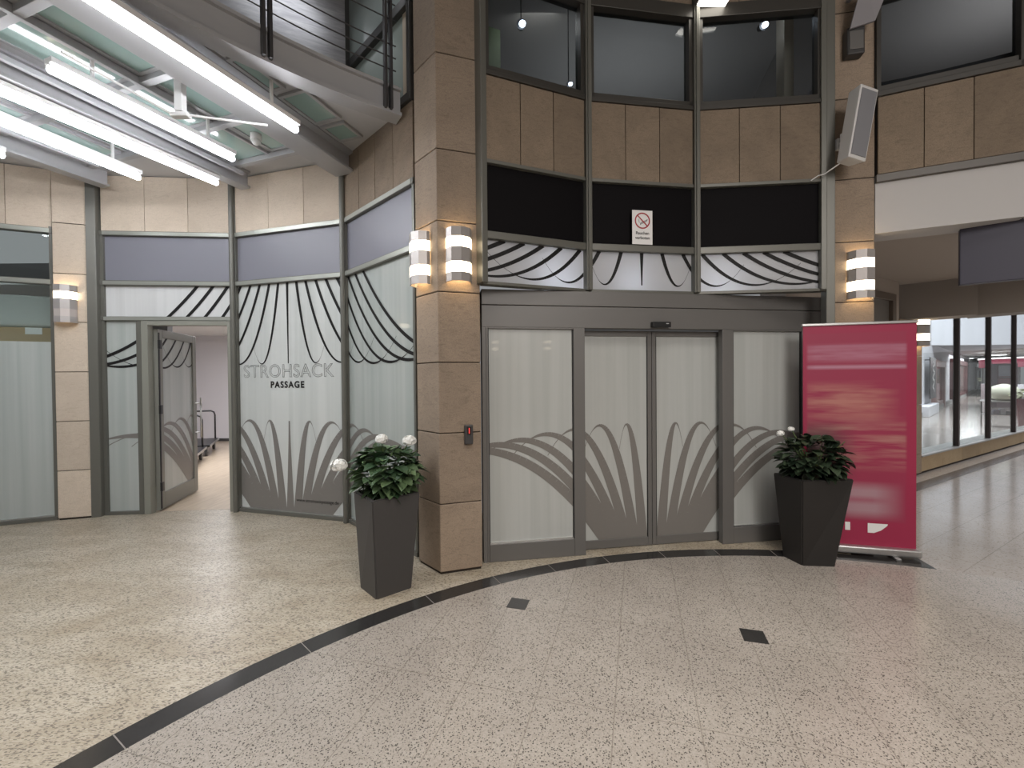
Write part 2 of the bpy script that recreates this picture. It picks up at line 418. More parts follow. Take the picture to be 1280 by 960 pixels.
# ================================================================= MAIN FACADE (round court)
V = [az(a, 4.45) for a in (118.35, 105.5, 91.9, 77.2)]
cam_side = (CX, CY)
FB = [Frame(V[i], V[i + 1], cam_side) for i in range(3)]
mid_off = [FB[0].L + FB[1].L / 2, FB[1].L / 2, -FB[2].L / 2]
PF = Frame((-0.257, 3.757), (2.575, 4.222), cam_side)
for i, F in enumerate(FB):
    L = F.L
    # lower transom light, black panel, window above the stone
    r = MB()
    r.fbox(F, 0, L, -0.09, 0.012, ZT - .03, ZT + .03, .003); r.fbox(F, 0, L, -0.09, 0.012, ZB - .035, ZB - .004, .003)
    r.fbox(F, 0, L, -0.09, 0.0, 2.375, 2.40, .002)
    win = struct(r.build('window_%d' % (i + 1), 'frame'), ['left', 'middle', 'right'][i] + ' bay of the curved transom above the sliding doors')
    p = MB().fbox(F, 0.03, L - 0.03, -0.038, -0.035, 2.40, ZT - .03).build('transom_glass', 'lit_frost', win)
    for (ls, lp) in (((.72, 5.0),), ((.42, 2.2),), ((.2, 3.0),))[i]:
        pl = bpy.data.lights.new('lobby_light', 'POINT'); pl.energy = lp; pl.color = (.86, .9, 1.0); pl.shadow_soft_size = .05
        po = bpy.data.objects.new('lobby_light', pl); col.objects.link(po); po.location = F.at(L * ls, -.24, 2.47)
    film(p, F, 0, mid_off[i] if i == 0 else (L / 2 if i == 1 else -FB[1].L / 2), 0.03, L - .03, 2.40, ZT - .03, DNP, 'film_dark', 'film_pattern', -0.0335)
    MB().fbox(F, 0.03, L - .03, -0.05, -0.03, ZT + .03, ZB - .035).build('panel', 'dark_panel', win)
    stone_band('wall_front', F, ZB, ZU, 3, 'sand', 0.03, L - .03, 'brown sandstone band over the ' + ['left', 'middle', 'right'][i] + ' transom bay')
    # upper window
    u = MB()
    u.fbox(F, 0, L, -0.10, 0.015, ZU + .003, ZU + .04, .003); u.fbox(F, 0.02, L - .02, -0.09, -0.0, ZU + .04, ZU + .085, .003)
    u.fbox(F, 0, L, -0.10, 0.015, 4.93, 5.05, .004)
    u.fbox(F, 0.03, 0.065, -0.09, 0.0, ZU + .04, 4.93); u.fbox(F, L - .065, L - .03, -0.09, 0.0, ZU + .04, 4.93)
    uw = struct(u.build('window_%d' % (i + 4), mat('dark bronze frame', (0.05, 0.046, 0.04), 0.4, 0.2)), ['left', 'middle', 'right'][i] + ' dark upper window above the sandstone band')
    MB().fbox(F, .06, L - .06, -0.06, -0.05, ZU + .08, 4.94).build('pane', 'glass_dark', uw)
    stone_band('wall_front', F, 5.05, 6.2, 3, 'sand', 0.03, L - .03, 'sandstone above the ' + ['left', 'middle', 'right'][i] + ' upper window')
# mullions of the curved facade
for i, (x, y) in enumerate(V):
    a = (118.35, 105.5, 91.9, 77.2)[i]
    Fm = Frame(az(a + 1, 4.45), az(a - 1, 4.45), cam_side); c = Fm.L / 2
    z0 = 2.385
    b = MB()
    if i in (1, 2):
        b.fbox(Fm, c - .028, c + .028, -0.10, 0.035, z0, 6.2, .004); b.fbox(Fm, c - .014, c + .014, 0.03, 0.05, z0, 6.2, .003)
    elif i == 0: b.fbox(Fm, c - .02, c + .03, -0.10, 0.03, z0, 6.2, .004)
    else:
        b.fbox(Fm, c - .045, c + .0, -0.10, 0.03, z0, 6.2, .004); b.fbox(Fm, c + .004, c + .075, -0.10, 0.01, 0.0, 6.2, .004)
    struct(b.build('trim_%d' % (3 + i), 'frame'), ['slim metal post beside the corner pillar', 'metal mullion left of the smoking ban sign', 'metal mullion right of the smoking ban sign', 'grey metal post beside the right pillar'][i])

# ---- portal with sliding doors
PL = PF.L
pt = MB()
pt.fbox(PF, 0.0, 3.39, -0.22, 0.0, 2.24, 2.372, .004)            # upper fascia
pt.fbox(PF, 0.0, 3.39, -0.22, -0.006, 2.045, 2.236, .004)        # lower fascia
pt.fbox(PF, 0.0, 0.035, -0.12, -0.002, 0.0, 2.045, .003)
pt.fbox(PF, 0.0, 3.39, -0.6, -0.2, 2.05, 2.36)
door = struct(pt.build('door_1', 'portal'), 'grey automatic sliding door portal with frosted panels')
def fixed(s0, s1, name, lst, rst, z1=2.045, zb=0.155):
    b = MB()
    b.fbox(PF, s0, s0 + lst, -.07, -.004, 0, z1, .004); b.fbox(PF, s1 - rst, s1, -.07, -.004, 0, z1, .004)
    b.fbox(PF, s0 + lst, s1 - rst, -.07, -.004, 0, zb, .004); b.fbox(PF, s0 + lst, s1 - rst, -.07, -.004, z1 - .012, z1, .002)
    o = b.build(name, 'portal', door)
    p = MB().fbox(PF, s0 + lst, s1 - rst, -.045, -.03, zb, z1 - .01).build('pane', 'frost', o)
    g = MB(); g.fbox(PF, s1 - rst - .008, s1 - rst, -.03, -.012, zb, z1 - .01); g.fbox(PF, s0 + lst, s0 + lst + .006, -.03, -.012, zb, z1 - .01); g.build('gasket', 'gasket', o)
    MB().fbox(PF, s0 + lst, s1 - rst, -.03, -.016, zb, zb + .012).build('sill_bar', 'steel', o)
    film(p, PF, 0, DC, s0 + lst, s1 - rst, zb, z1 - .01, UPF, 'film_grey', 'film_pattern', -0.0285)
    return o, p
DC = 1.62                                    # centre line of the doors along the portal
fixed(0.035, 0.925, 'side_panel', 0.02, 0.105)
fixed(2.285, 3.18, 'side_panel', 0.115, 0.04)
def slide(s0, s1, lst, rst):
    d = -0.11
    b = MB(); zt = 2.035
    b.fbox(PF, s0, s0 + lst, d - .04, d, 0.006, zt, .004); b.fbox(PF, s1 - rst, s1, d - .04, d, 0.006, zt, .004)
    b.fbox(PF, s0 + lst, s1 - rst, d - .04, d, 0.006, 0.085, .003); b.fbox(PF, s0 + lst, s1 - rst, d - .04, d, 1.985, zt, .003)
    o = b.build('sliding_leaf', 'portal', door)
    p = MB().fbox(PF, s0 + lst, s1 - rst, d - .026, d - .014, .085, 1.985).build('pane', 'frost', o)
    g = MB(); g.fbox(PF, s0 + lst, s0 + lst + .006, d - .012, d - .003, .085, 1.985); g.fbox(PF, s1 - rst - .006, s1 - rst, d - .012, d - .003, .085, 1.985); g.build('gasket', 'gasket', o)
    film(p, PF, 0, DC, s0 + lst, s1 - rst, .085, 1.98, UPF, 'film_grey', 'film_pattern', d - 0.0125)
    for (xa, xb) in ((s0 + lst, min(s0 + lst + .12, s1)), (s1 - rst - .12, s1 - rst)):
        pass
slide(0.90, DC - .002, 0.02, 0.04)
slide(DC + .002, 2.36, 0.04, 0.03)
b = MB(); b.fbox(PF, 1.555, 1.735, 0.0, 0.045, 2.055, 2.105, .006)
sn = tag(b.build('motion_sensor', 'black'), 'small black motion sensor bar above the sliding doors', 'sensor')
MB().fbox(PF, 1.685, 1.71, 0.0445, 0.0465, 2.085, 2.091).build('status_light', mat('sensor lamp', (0.6, 0.6, 0.6), 0.3), sn)

# ---- rooms behind the portal and windows (closed boxes)
b = MB()
for (x0, y0), (x1, y1) in (((-0.6, 4.6), (3.6, 5.4)),):
    b.prism([(-0.30, 4.3), (2.9, 4.78), (3.0, 5.6), (-0.4, 5.2)], -0.02, -0.01)
struct(b.build('floor_lobby', 'floor_hall'), 'lobby floor behind the sliding doors')

# ================================================================= PILLARS
def rect_pillar(name, pts, joints, m, label, z_top=6.2):
    b = MB(); g = 0.007
    zs = [0.0] + joints + [z_top]
    for i in range(len(zs) - 1): b.prism(pts, zs[i] + (g / 2 if i else 0.02), zs[i + 1] - g / 2, 0.006)
    o = b.build(name, m)
    c = Vector((sum(p[0] for p in pts) / len(pts), sum(p[1] for p in pts) / len(pts), 0))
    core = [((p[0] - c.x) * .955 + c.x, (p[1] - c.y) * .955 + c.y) for p in pts]
    MB().prism(core, 0.0, z_top - .01).build('core', 'gap', o)
    return tag(o, label, 'pillar', kind='thing')
P1 = [(-0.595, 3.54), (-0.262, 3.648), (-0.30, 4.02), (-0.62, 4.05), (-0.825, 3.79)]
rect_pillar('stone_pillar', P1, [.575, 1.155, 1.735, 2.31, 2.885, 3.465, 4.235, 5.0, 5.6], 'pillar', 'tall sandstone corner pillar with two lit sconces beside the sliding doors')
pa, pb = az(76.0, 4.50), az(71.9, 4.53)
ua = Vector((pb[0] - pa[0], pb[1] - pa[1])).normalized(); nb = Vector((-ua.y, ua.x))
P2 = [pa, pb, (pb[0] + nb.x * .22, pb[1] + nb.y * .22), (pa[0] + nb.x * .22, pa[1] + nb.y * .22)]
rect_pillar('stone_pillar', P2, [.575, 1.155, 1.72, 2.27, 2.82, 3.39, 4.12, 4.9, 5.6], 'pillar', 'sandstone pillar with one lit sconce behind the magenta banner')
P0 = [(-5.27, 5.03), (-4.99, 5.12), (-4.93, 5.18), (-5.0, 5.45), (-5.38, 5.35)]
rect_pillar('stone_pillar', P0, [.57, 1.145, 1.72, 2.30, 2.86, 3.44], 'sandL', 'pale sandstone pillar at the far left with a half lit sconce', 4.05)

# ================================================================= LEFT HALL
HV = [(-3.38, 5.335), (-1.87, 4.895), (-0.86, 3.90)]
B0 = (-4.90, 5.20)
FBb, FC, FD = Frame(B0, HV[0]), Frame(HV[0], HV[1]), Frame(HV[1], HV[2])
A_end = (-5.30, 5.06); A_start = (-5.30 - 1.55 * math.cos(R(24)), 5.06 - 1.55 * math.sin(R(24)))
FA = Frame(A_start, A_end)
hall_names = {'A': 'far left', 'B': 'door', 'C': 'lettered', 'D': 'right hand'}
def hbars(b, F, L, zs, s0=0.0):
    for z, h in zs: b.fbox(F, s0, L, -0.07, 0.01, z - h / 2, z + h / 2, .003)
def hall_bay(n, F, label, lower=True, s_extra=0):
    L = F.L
    b = MB(); hbars(b, F, L, ((ZT, .06), (ZB - .03, .055), (.02, .04)))
    b.fbox(F, 0.0, .035, -.07, 0, 0, ZB); b.fbox(F, L - .035, L, -.07, 0, 0, ZB)
    w_ = struct(b.build('window_%d' % n, 'frame'), label)
    k = MB()
    for z in (ZT, ZB - .03): k.fbox(F, 0.03, L - .03, .0095, .014, z - .022, z + .022)
    k.build('glazing_bar', 'framelight', w_)
    return w_
wC = hall_bay(7, FC, 'frosted hall window with swag film and passage lettering')
pC = MB().fbox(FC, .035, FC.L - .035, -.045, -.03, .04, ZT - .03).build('pane', 'frostC', wC)
MB().fbox(FC, .035, FC.L - .035, -.045, -.028, ZT + .03, ZB - .055).build('panel', 'grey_panel', wC)
MB().fbox(FC, .035, FC.L - .035, -.028, -.012, .04, .052).build('sill_bar', 'steel', wC)
CC = FC.L * 0.487
film(pC, FC, 0, CC, .035, FC.L - .035, .04, ZT - .03, UPH, 'film_grey', 'film_pattern', -.0285)
film(pC, FC, 0, CC, .035, FC.L - .035, .04, ZT - .03, DNH, 'film_dark', 'film_pattern', -.027)
wD = hall_bay(8, FD, 'frosted hall window with swag film between the lettered window and corner pillar')
pD = MB().fbox(FD, .035, FD.L - .035, -.045, -.03, .04, ZT - .03).build('pane', 'frostG', wD)
MB().fbox(FD, .035, FD.L - .035, -.045, -.028, ZT + .03, ZB - .055).build('panel', 'grey_panel', wD)
MB().fbox(FD, .035, FD.L - .035, -.028, -.012, .04, .052).build('sill_bar', 'steel', wD)
film(pD, FD, 0, CC - FC.L, .035, FD.L - .035, .04, ZT - .03, UPH, 'film_grey', 'film_pattern', -.0285)
film(pD, FD, 0, CC - FC.L, .035, FD.L - .035, .04, ZT - .03, DNH, 'film_dark', 'film_pattern', -.027)
# text on the lettered window
def text(body, size, F, s, z, d, m, parent, name, outline=False, bold=0.0, sx=1.0, space=1.0, align='CENTER'):
    cu = bpy.data.curves.new(name, 'FONT'); cu.body = body; cu.size = size; cu.align_x = align; cu.offset = bold; cu.space_character = space
    if outline: cu.fill_mode = 'NONE'; cu.bevel_depth = 0.0022; cu.bevel_resolution = 0
    tmp = bpy.data.objects.new('tmp', cu); col.objects.link(tmp)
    bpy.context.view_layer.update()
    me = bpy.data.meshes.new_from_object(tmp.evaluated_get(bpy.context.evaluated_depsgraph_get()))
    bpy.data.objects.remove(tmp)
    u = F.u
    for v in me.vertices:
        x, y, zz = v.co
        v.co = F.at(s + x * sx, d + zz * 0.3, z + y)
    me.materials.clear(); me.materials.append(MT[m] if isinstance(m, str) else m)
    o = bpy.data.objects.new(name, me); col.objects.link(o)
    o.parent = parent; me.transform(world_of(parent).inverted())
    return o
MT['letter_grey'] = mat('grey outline letters', (0.16, 0.165, 0.155), 0.4)
text('STROHSACK', 0.215, FC, CC - .02, 1.64, -.0255, 'letter_grey', pC, 'lettering', True, sx=1.02, space=1.06)
text('PASSAGE', 0.105, FC, CC - .02, 1.515, -.0255, 'film_dark', pC, 'lettering', bold=0.0035, space=1.22)
text('www.strohsackpassage.de', 0.056, FC, CC + .385, 0.175, -.0240, 'film_dark', pC, 'lettering')
# bay B : narrow light, transom light, open door
b = MB(); LB = FBb.L
hbars(b, FBb, LB, ((ZT, .06), (ZB - .03, .055), (ZH + .015, .05)))
b.fbox(FBb, 0, .05, -.07, 0.0, 0, ZB); b.fbox(FBb, LB - .035, LB, -.07, 0, 0, ZB)
b.fbox(FBb, .40, .455, -.07, .004, 0, ZH, .003); b.fbox(FBb, .05, .40, -.07, 0, 0, .04)
wB = struct(b.build('window_9', 'frame'), 'hall window bay with narrow side light and open glass door')
k = MB()
for z in (ZT, ZB - .03, ZH + .015): k.fbox(FBb, 0.05, LB - .03, .0095, .014, z - .02, z + .02)
k.build('glazing_bar', 'framelight', wB)
MB().fbox(FBb, .05, LB - .035, -.045, -.028, ZT + .03, ZB - .055).build('panel', 'grey_panel', wB)
pB = MB().fbox(FBb, .05, LB - .035, -.045, -.03, ZH + .04, ZT - .03).build('transom_glass', 'frostW', wB)
DNB = DNH
film(pB, FBb, 0, LB + CC, .05, LB - .035, ZH + .04, ZT - .03, DNB, 'film_dark', 'film_pattern', -.027)
pN = MB().fbox(FBb, .05, .40, -.045, -.03, .04, ZH - .01).build('side_light', 'frostG', wB)
film(pN, FBb, 0, LB + CC, .05, .40, .04, ZH - .01, DNH, 'film_dark', 'film_pattern', -.027)
film(pN, FBb, 0, LB + CC, .05, .40, .04, ZH - .01, UPH, 'film_grey', 'film_pattern', -.0285)
# door frame + leaf
b = MB()
b.fbox(FBb, .462, .535, -.08, .012, 0, ZH - .012, .003); b.fbox(FBb, LB - .085, LB - .04, -.08, .012, 0, ZH - .012, .003)
b.fbox(FBb, .535, LB - .085, -.08, .012, ZH - .065, ZH - .012, .003)
dr = struct(b.build('door_2', mat('pale grey green door frame', (0.25, 0.25, 0.215), 0.4, 0.1)), 'open frosted glass door in a grey frame, leaf swung inwards')
hp = FBb.at(.575, -.10, 0); dirx = Vector((math.cos(R(104.5)), math.sin(R(104.5)), 0))
DF = Frame((hp.x, hp.y), (hp.x + dirx.x * 1.03, hp.y + dirx.y * 1.03), (-3, 7))   # d+ faces the room side; visible face is the right-hand one
if DF.n.dot(Vector((1, 0, 0))) < 0: DF.n = -DF.n
b = MB(); DL = DF.L; zt = 2.245
b.fbox(DF, 0, .11, -.05, 0, .012, zt, .004); b.fbox(DF, DL - .10, DL, -.05, 0, .012, zt, .004)
b.fbox(DF, .11, DL - .10, -.05, 0, .012, .21, .004); b.fbox(DF, .11, DL - .10, -.05, 0, zt - .10, zt, .004)
leaf = b.build('door_leaf', mat('door leaf grey', (0.20, 0.20, 0.175), 0.4, 0.1), dr)
pl_ = MB().fbox(DF, .11, DL - .10, -.032, -.018, .21, zt - .10).build('pane', 'frostG', leaf)
film(pl_, DF, 0, DL + .55, .11, DL - .10, .21, zt - .10, DNH, 'film_dark', 'film_pattern', -.0165)
film(pl_, DF, 0, DL + .45, .11, DL - .10, .21, zt - .10, UPH, 'film_grey', 'film_pattern', -.0168)
b = MB(); b.fbox(DF, 0, .02, .0, .012, .03, 2.2); 
for z in (.25, 1.2, 2.0): b.fbox(DF, -.02, .03, .004, .03, z, z + .11, .004)
b.build('hinge', 'black', leaf)
b = MB(); b.tube([DF.at(DL - .05, .07, .78), DF.at(DL - .05, .07, 1.36)], .012)
for z in (.86, 1.28): b.tube([DF.at(DL - .05, -.09, z), DF.at(DL - .05, .075, z)], .009)
b.build('pull_handle', 'steel', leaf, True)
# bay A
b = MB(); LA = FA.L
hbars(b, FA, LA, ((ZT - .02, .06), (ZB - .05, .06), (.02, .04))); b.fbox(FA, LA - .03, LA, -.07, 0, 0, ZB)
b.fbox(FA, 0, .03, -.07, 0, 0, ZB)
wA = struct(b.build('window_10', 'frame'), 'far left hall window with boxes showing above the frosted part')
k = MB()
for z in (ZT - .02, ZB - .05): k.fbox(FA, 0.0, LA - .02, .0095, .014, z - .024, z + .024)
k.build('glazing_bar', 'framelight', wA)
MB().fbox(FA, 0, LA - .03, -.045, -.03, .04, 2.07).build('frosted_pane', 'frostG', wA)
MB().fbox(FA, 0, LA - .03, -.045, -.035, 2.07, ZT - .05).build('pane', 'glass', wA)
MB().fbox(FA, 0, LA - .03, -.045, -.035, ZT + .01, ZB - .08).build('pane', 'glass', wA)
MB().fbox(FA, 0, LA - .03, -.028, -.012, .04, .055).build('sill_bar', 'steel', wA)
# stone above hall windows
stone_band('wall_left', FA, ZB - .02, 4.05, 4, 'sandL', 0, LA - .0, 'pale stone over the far left window')
stone_band('wall_left', FBb, ZB, 4.05, 3, 'sandL', .03, LB - .03, 'pale stone over the open door bay')
stone_band('wall_left', FC, ZB, 4.05, 3, 'sandL', .03, FC.L - .03, 'pale stone over the lettered window')
stone_band('wall_left', FD, ZB, ZU, 4, MT['sand'], .03, FD.L - .0, 'brown stone over the window beside the corner pillar')
# hall mullions
for i, (p, t) in enumerate(((B0, 'beside the far left pillar'), (HV[0], 'between open door and lettered window'), (HV[1], 'right of the lettered window'))):
    b = MB()
    if i == 0: b.prism([(-4.965, 5.11), (-4.885, 5.15), (-4.885, 5.25), (-4.965, 5.25)], 0, 4.05, .006)
    else:
        b.tube([(p[0], p[1] - .035, 0), (p[0], p[1] - .035, 4.05)], .03, 14); b.prism([(p[0] - .035, p[1] - .02), (p[0] + .035, p[1] - .02), (p[0] + .035, p[1] + .08), (p[0] - .035, p[1] + .08)], 0, 4.05, .004)
    struct(b.build('trim_%d' % (7 + i), 'frame'), 'grey metal mullion ' + t)
# small bolt-like profile and foot of the window in front of the pillar
# ---- room behind the open door
b = MB()
b.prism([(-4.9, 5.32), (-3.35, 5.46), (-3.0, 5.5), (-3.0, 12.0), (-9.5, 12.0), (-9.5, 5.32)], -.03, -.004)
MT['wood'] = mat('pale wood floor', (0.50, 0.42, 0.32), 0.3)
mm = MT['wood']; pz = wpos(mm); nn = noise(mm, vscale(mm, pz, (6, .6, 1), R(20)), 4, 5, .6)
lk(mm, ramp(mm, nn, [(.35, (0.52, 0.43, 0.32)), (.65, (0.40, 0.32, 0.235))]), bsdf(mm).inputs['Base Color'])
struct(b.build('floor_room', 'wood'), 'pale wooden floor of the room behind the open door')
MT['roomwall'] = mat('room wall paint', (0.66, 0.64, 0.66), 0.8)
b = MB(); b.box(-9.6, -2.9, 11.6, 11.7, 0, 2.8); struct(b.build('wall_room', 'roomwall'), 'white back wall of the room behind the open door')
b = MB(); b.box(-3.0, -2.9, 5.5, 11.6, 0, 2.8); struct(b.build('wall_room_right', 'roomwall'), 'white side wall of the room')
b = MB(); b.box(-9.6, -9.5, 5.3, 11.6, 0, 2.8); struct(b.build('wall_room_left', 'roomwall'), 'white far side wall of the room')
b = MB(); b.prism([(-4.9, 5.34), (-3.3, 5.48), (-2.9, 5.45), (-2.9, 11.7), (-9.6, 11.7), (-9.6, 5.34)], 2.8, 2.86); struct(b.build('ceiling_room', 'white'), 'white ceiling of the room behind the door')
b = MB(); b.box(-9.5, -3.0, 11.575, 11.6, 0.0, .07); struct(b.build('baseboard_room', 'darkgrey'), 'dark skirting in the room')
# storage seen through bay A
b = MB(); b.box(-9.5, -5.2, 6.6, 6.7, 0, 3.4); struct(b.build('wall_store', mat('store wall', (0.22, 0.22, 0.22), .8)), 'grey wall of the store room behind the far left window')
def local_box(o0, rz, x0, x1, y0, y1, z0, z1, b, bev=.004):
    c, s_ = math.cos(rz), math.sin(rz)
    pts = [(o0[0] + x * c - y * s_, o0[1] + x * s_ + y * c) for x, y in ((x0, y0), (x1, y0), (x1, y1), (x0, y1))]
    return b.prism(pts, z0, z1, bev)
rzA = R(24)
b = MB(); local_box((-6.35, 4.95), rzA, 0, 1.2, 0, .5, .0, 2.02, b); 
cab = tag(b.build('storage_cabinet', mat('cabinet grey', (.3, .3, .3), .6)), 'tall grey cabinet hidden behind the frosted far left window', 'cabinet')
for x in (0.01, .605):
    q = MB(); local_box((-6.35, 4.95), rzA, x, x + .585, -.02, 0, .05, 2.0, q); dd = q.build('cabinet_door', mat('cabinet door grey', (.34, .34, .34), .5), cab)
b = MB(); local_box((-6.35, 4.95), rzA, .28, 1.06, .03, .4, 2.02, 2.26, b, .006)
bx = tag(b.build('cardboard_box', mat('cardboard', (0.42, 0.31, 0.19), .8)), 'brown cardboard box with white label behind the far left window', 'box')
q = MB(); local_box((-6.35, 4.95), rzA, .60, .75, .026, .03, 2.18, 2.26, q, 0); q.build('paper_label', 'white', bx)
b = MB(); local_box((-6.35, 4.95), rzA, .25, 1.12, .1, .42, 2.262, 2.66, b, .05)
tag(b.build('plastic_sack', mat('white plastic sheet', (.55, .57, .56), .5), smooth=True), 'white plastic wrapped bundle on top of the cardboard box', 'sack')
b = MB(); b.ball((-6.22, 5.1, 2.10), .09, 2, (1.1, .8, .85)); tag(b.build('plastic_bag', mat('crumpled white plastic', (.6, .62, .63), .5)), 'small crumpled white bag left of the cardboard box', 'bag')

# ---- ceiling of the hall = underside of the gallery
MT['ceil'] = mat('grey ceiling metal', (0.50, 0.50, 0.51), 0.45, 0.1)
ring = [az(a, 5.22) for a in range(124, 200, 3)]
cpts = ring + [(-8.0, -1.0), (-8.5, 4.0), (-6.75, 4.5), (-4.95, 5.25), (-3.38, 5.42), (-1.87, 4.98), (-1.15, 4.25)]
b = MB(); vs = [b.bm.verts.new((x, y, 4.06)) for x, y in cpts]
es = [b.bm.edges.new((vs[i], vs[(i + 1) % len(vs)])) for i in range(len(vs))]
bmesh.ops.triangle_fill(b.bm, edges=es, use_beauty=True)
ex = bmesh.ops.extrude_face_region(b.bm, geom=list(b.bm.faces)); bmesh.ops.translate(b.bm, verts=[v for v in ex['geom'] if isinstance(v, bmesh.types.BMVert)], vec=(0, 0, .12))
bmesh.ops.recalc_face_normals(b.bm, faces=b.bm.faces)
ceil = struct(b.build('ceiling', 'ceil'), 'grey underside of the gallery with green glass panels')
MT['greenglass'] = mat('green glass panel', (0.30, 0.42, 0.385), 0.08, coat=.6)
MT['beam'] = mat('grey beam paint', (0.40, 0.40, 0.41), 0.4, 0.1)
def beamF(p0, p1): return Frame(p0, p1, (10, 0))
b1 = beamF((-2.75, 2.1), (-1.80, 4.80)); b2 = beamF((-4.2, 2.1), (-3.12, 5.18)); b3 = beamF((-5.6, 2.4), (-4.70, 5.1))
def ibeam(F, w_, z0, z1, label, n):
    b = MB(); b.fbox(F, 0, F.L, -w_ / 2, w_ / 2, z0, z0 + .025, .004); b.fbox(F, 0, F.L, -w_ / 2 * .35, w_ / 2 * .35, z0 + .025, z1); b.fbox(F, 0, F.L, -w_ / 2, w_ / 2, z1 - .02, z1)
    return struct(b.build('trim_%d' % n, 'beam'), label)
ibeam(b1, .26, 3.84, 4.06, 'broad grey ceiling beam ending at the mullion right of the lettered window', 11)
ibeam(b2, .14, 3.86, 4.06, 'grey ceiling beam ending above the mullion left of the lettered window', 12)
ibeam(b3, .14, 3.86, 4.06, 'grey ceiling beam above the far left pillar', 13)
# glass panels between beams, in their frames
def panel_row(F, dists, d0, d1, k):
    for s0, s1 in dists:
        b = MB(); b.fbox(F, s0, s1, d0, d1, 4.045, 4.059); b.build('glass_panel', 'greenglass', ceil)
        q = MB()
        for (a0, a1, e0, e1) in ((s0 - .03, s1 + .03, d0 - .03, d0), (s0 - .03, s1 + .03, d1, d1 + .03), (s0 - .03, s0, d0, d1), (s1, s1 + .03, d0, d1)):
            q.fbox(F, a0, a1, e0, e1, 4.035, 4.059)
        q.build('panel_frame', 'beam', ceil)
panel_row(b2, ((.45, 1.0), (1.12, 1.72), (1.84, 2.36), (2.48, 3.0)), .22, .62, 0)
panel_row(b2, ((.45, 1.0), (1.12, 1.72), (1.84, 2.36), (2.48, 2.95)), .75, 1.1, 0)
panel_row(b3, ((.45, 1.1), (1.22, 1.9), (2.02, 2.6)), .2, .62, 0)
panel_row(b3, ((.45, 1.1), (1.22, 1.9), (2.02, 2.6)), .75, 1.15, 0)
panel_row(b1, ((1.4, 1.75),), .18, .28, 0)
panel_row(b1, ((1.87, 2.25),), .18, .42, 0)
panel_row(b1, ((2.36, 2.58),), .18, .40, 0)
# cross bars between beams
b = MB()
for s_ in (1.06, 1.78, 2.42, 3.03): b.fbox(b2, s_ - .03, s_ + .03, .07, 1.3, 3.99, 4.05, .003)
for s_ in (1.16, 1.96, 2.66): b.fbox(b3, s_ - .03, s_ + .03, .07, 1.3, 3.99, 4.05, .003)
struct(b.build('trim_14', 'beam'), 'cross bars of the hall ceiling')
b = MB(); b.fbox(b2, .2, 3.1, .13, .17, 3.93, 3.97, .003); b.fbox(b2, .2, 3.0, -.34, -.31, 3.93, 3.97, .003); b.fbox(b3, .2, 2.6, .3, .34, 3.93, 3.97, .003); b.fbox(b2, 0.2, 2.2, .66, .70, 3.98, 4.04, .003)
struct(b.build('trim_15', 'beam'), 'thin rails along the hall ceiling beams')

# fluorescent tubes
MT['tube'] = mat('lit tube', (1, 1, 1), .5, emit=(0.93, 0.95, 1.0), es=22)
def fluo(p0, p1, z, label, r=.028):
    F = Frame(p0, p1, (10, 0)); root = empty('fluorescent_light', (F.p0 + F.u * F.L / 2) + Vector((0, 0, z)))
    tag(root, label, 'ceiling light', 'fluorescent tubes under the gallery')
    b = MB(); b.tube([F.at(0, 0, z), F.at(.012, 0, z), F.at(F.L - .012, 0, z), F.at(F.L, 0, z)], [r * .7, r, r, r * .7], 14); b.build('tube', 'tube', root, True)
    b = MB(); b.fbox(F, .0, F.L, -.045, .045, z + .035, z + .075, .005); b.fbox(F, .0, .03, -.02, .02, z, z + .04); b.fbox(F, F.L - .03, F.L, -.02, .02, z, z + .04)
    for s_ in (.25, F.L - .25): b.fbox(F, s_ - .01, s_ + .01, -.01, .01, z + .07, 4.058)
    b.build('housing', 'white', root)
fluo((-2.50, 2.13), (-1.84, 3.80), 3.76, 'brightest long tube light nearest the gallery rail')
fluo((-3.20, 3.05), (-2.72, 4.32), 3.78, 'thin tube light between the two middle ceiling beams')
fluo((-4.02, 2.75), (-3.23, 4.84), 3.78, 'long tube light reaching almost to the open door bay')
fluo((-4.55, 2.6), (-3.97, 4.70), 3.78, 'tube light just left of the long one by the door bay')
fluo((-5.35, 3.0), (-4.86, 4.22), 3.78, 'tube light at the left edge of the hall ceiling')
# hanger post with rods under the ceiling
b = MB(); q0 = Vector((-2.62, 3.50, 0))
b.box(q0.x - .03, q0.x + .03, q0.y - .03, q0.y + .03, 3.74, 4.06, .004); b.box(q0.x - .07, q0.x + .07, q0.y - .03, q0.y + .03, 3.70, 3.735, .006)
hg = tag(b.build('ceiling_hanger', 'white'), 'white hanger post with thin side rods under the hall ceiling', 'hanger')
b = MB(); b.tube([q0 + Vector((.05, 0, 3.72)), Vector((-2.05, 3.72, 3.76))], .009); b.tube([q0 + Vector((-.05, 0, 3.72)), Vector((-2.9, 2.85, 3.74))], .009); b.build('rod', 'white', hg)
# smoke detector
b = MB(); b.ball((-2.52, 4.36, 3.98), .045, 2); b.disc((-2.52, 4.36, 3.99), .05, .07)
tag(b.build('smoke_detector', 'white', smooth=True), 'small round white detector on the hall ceiling edge', 'detector')

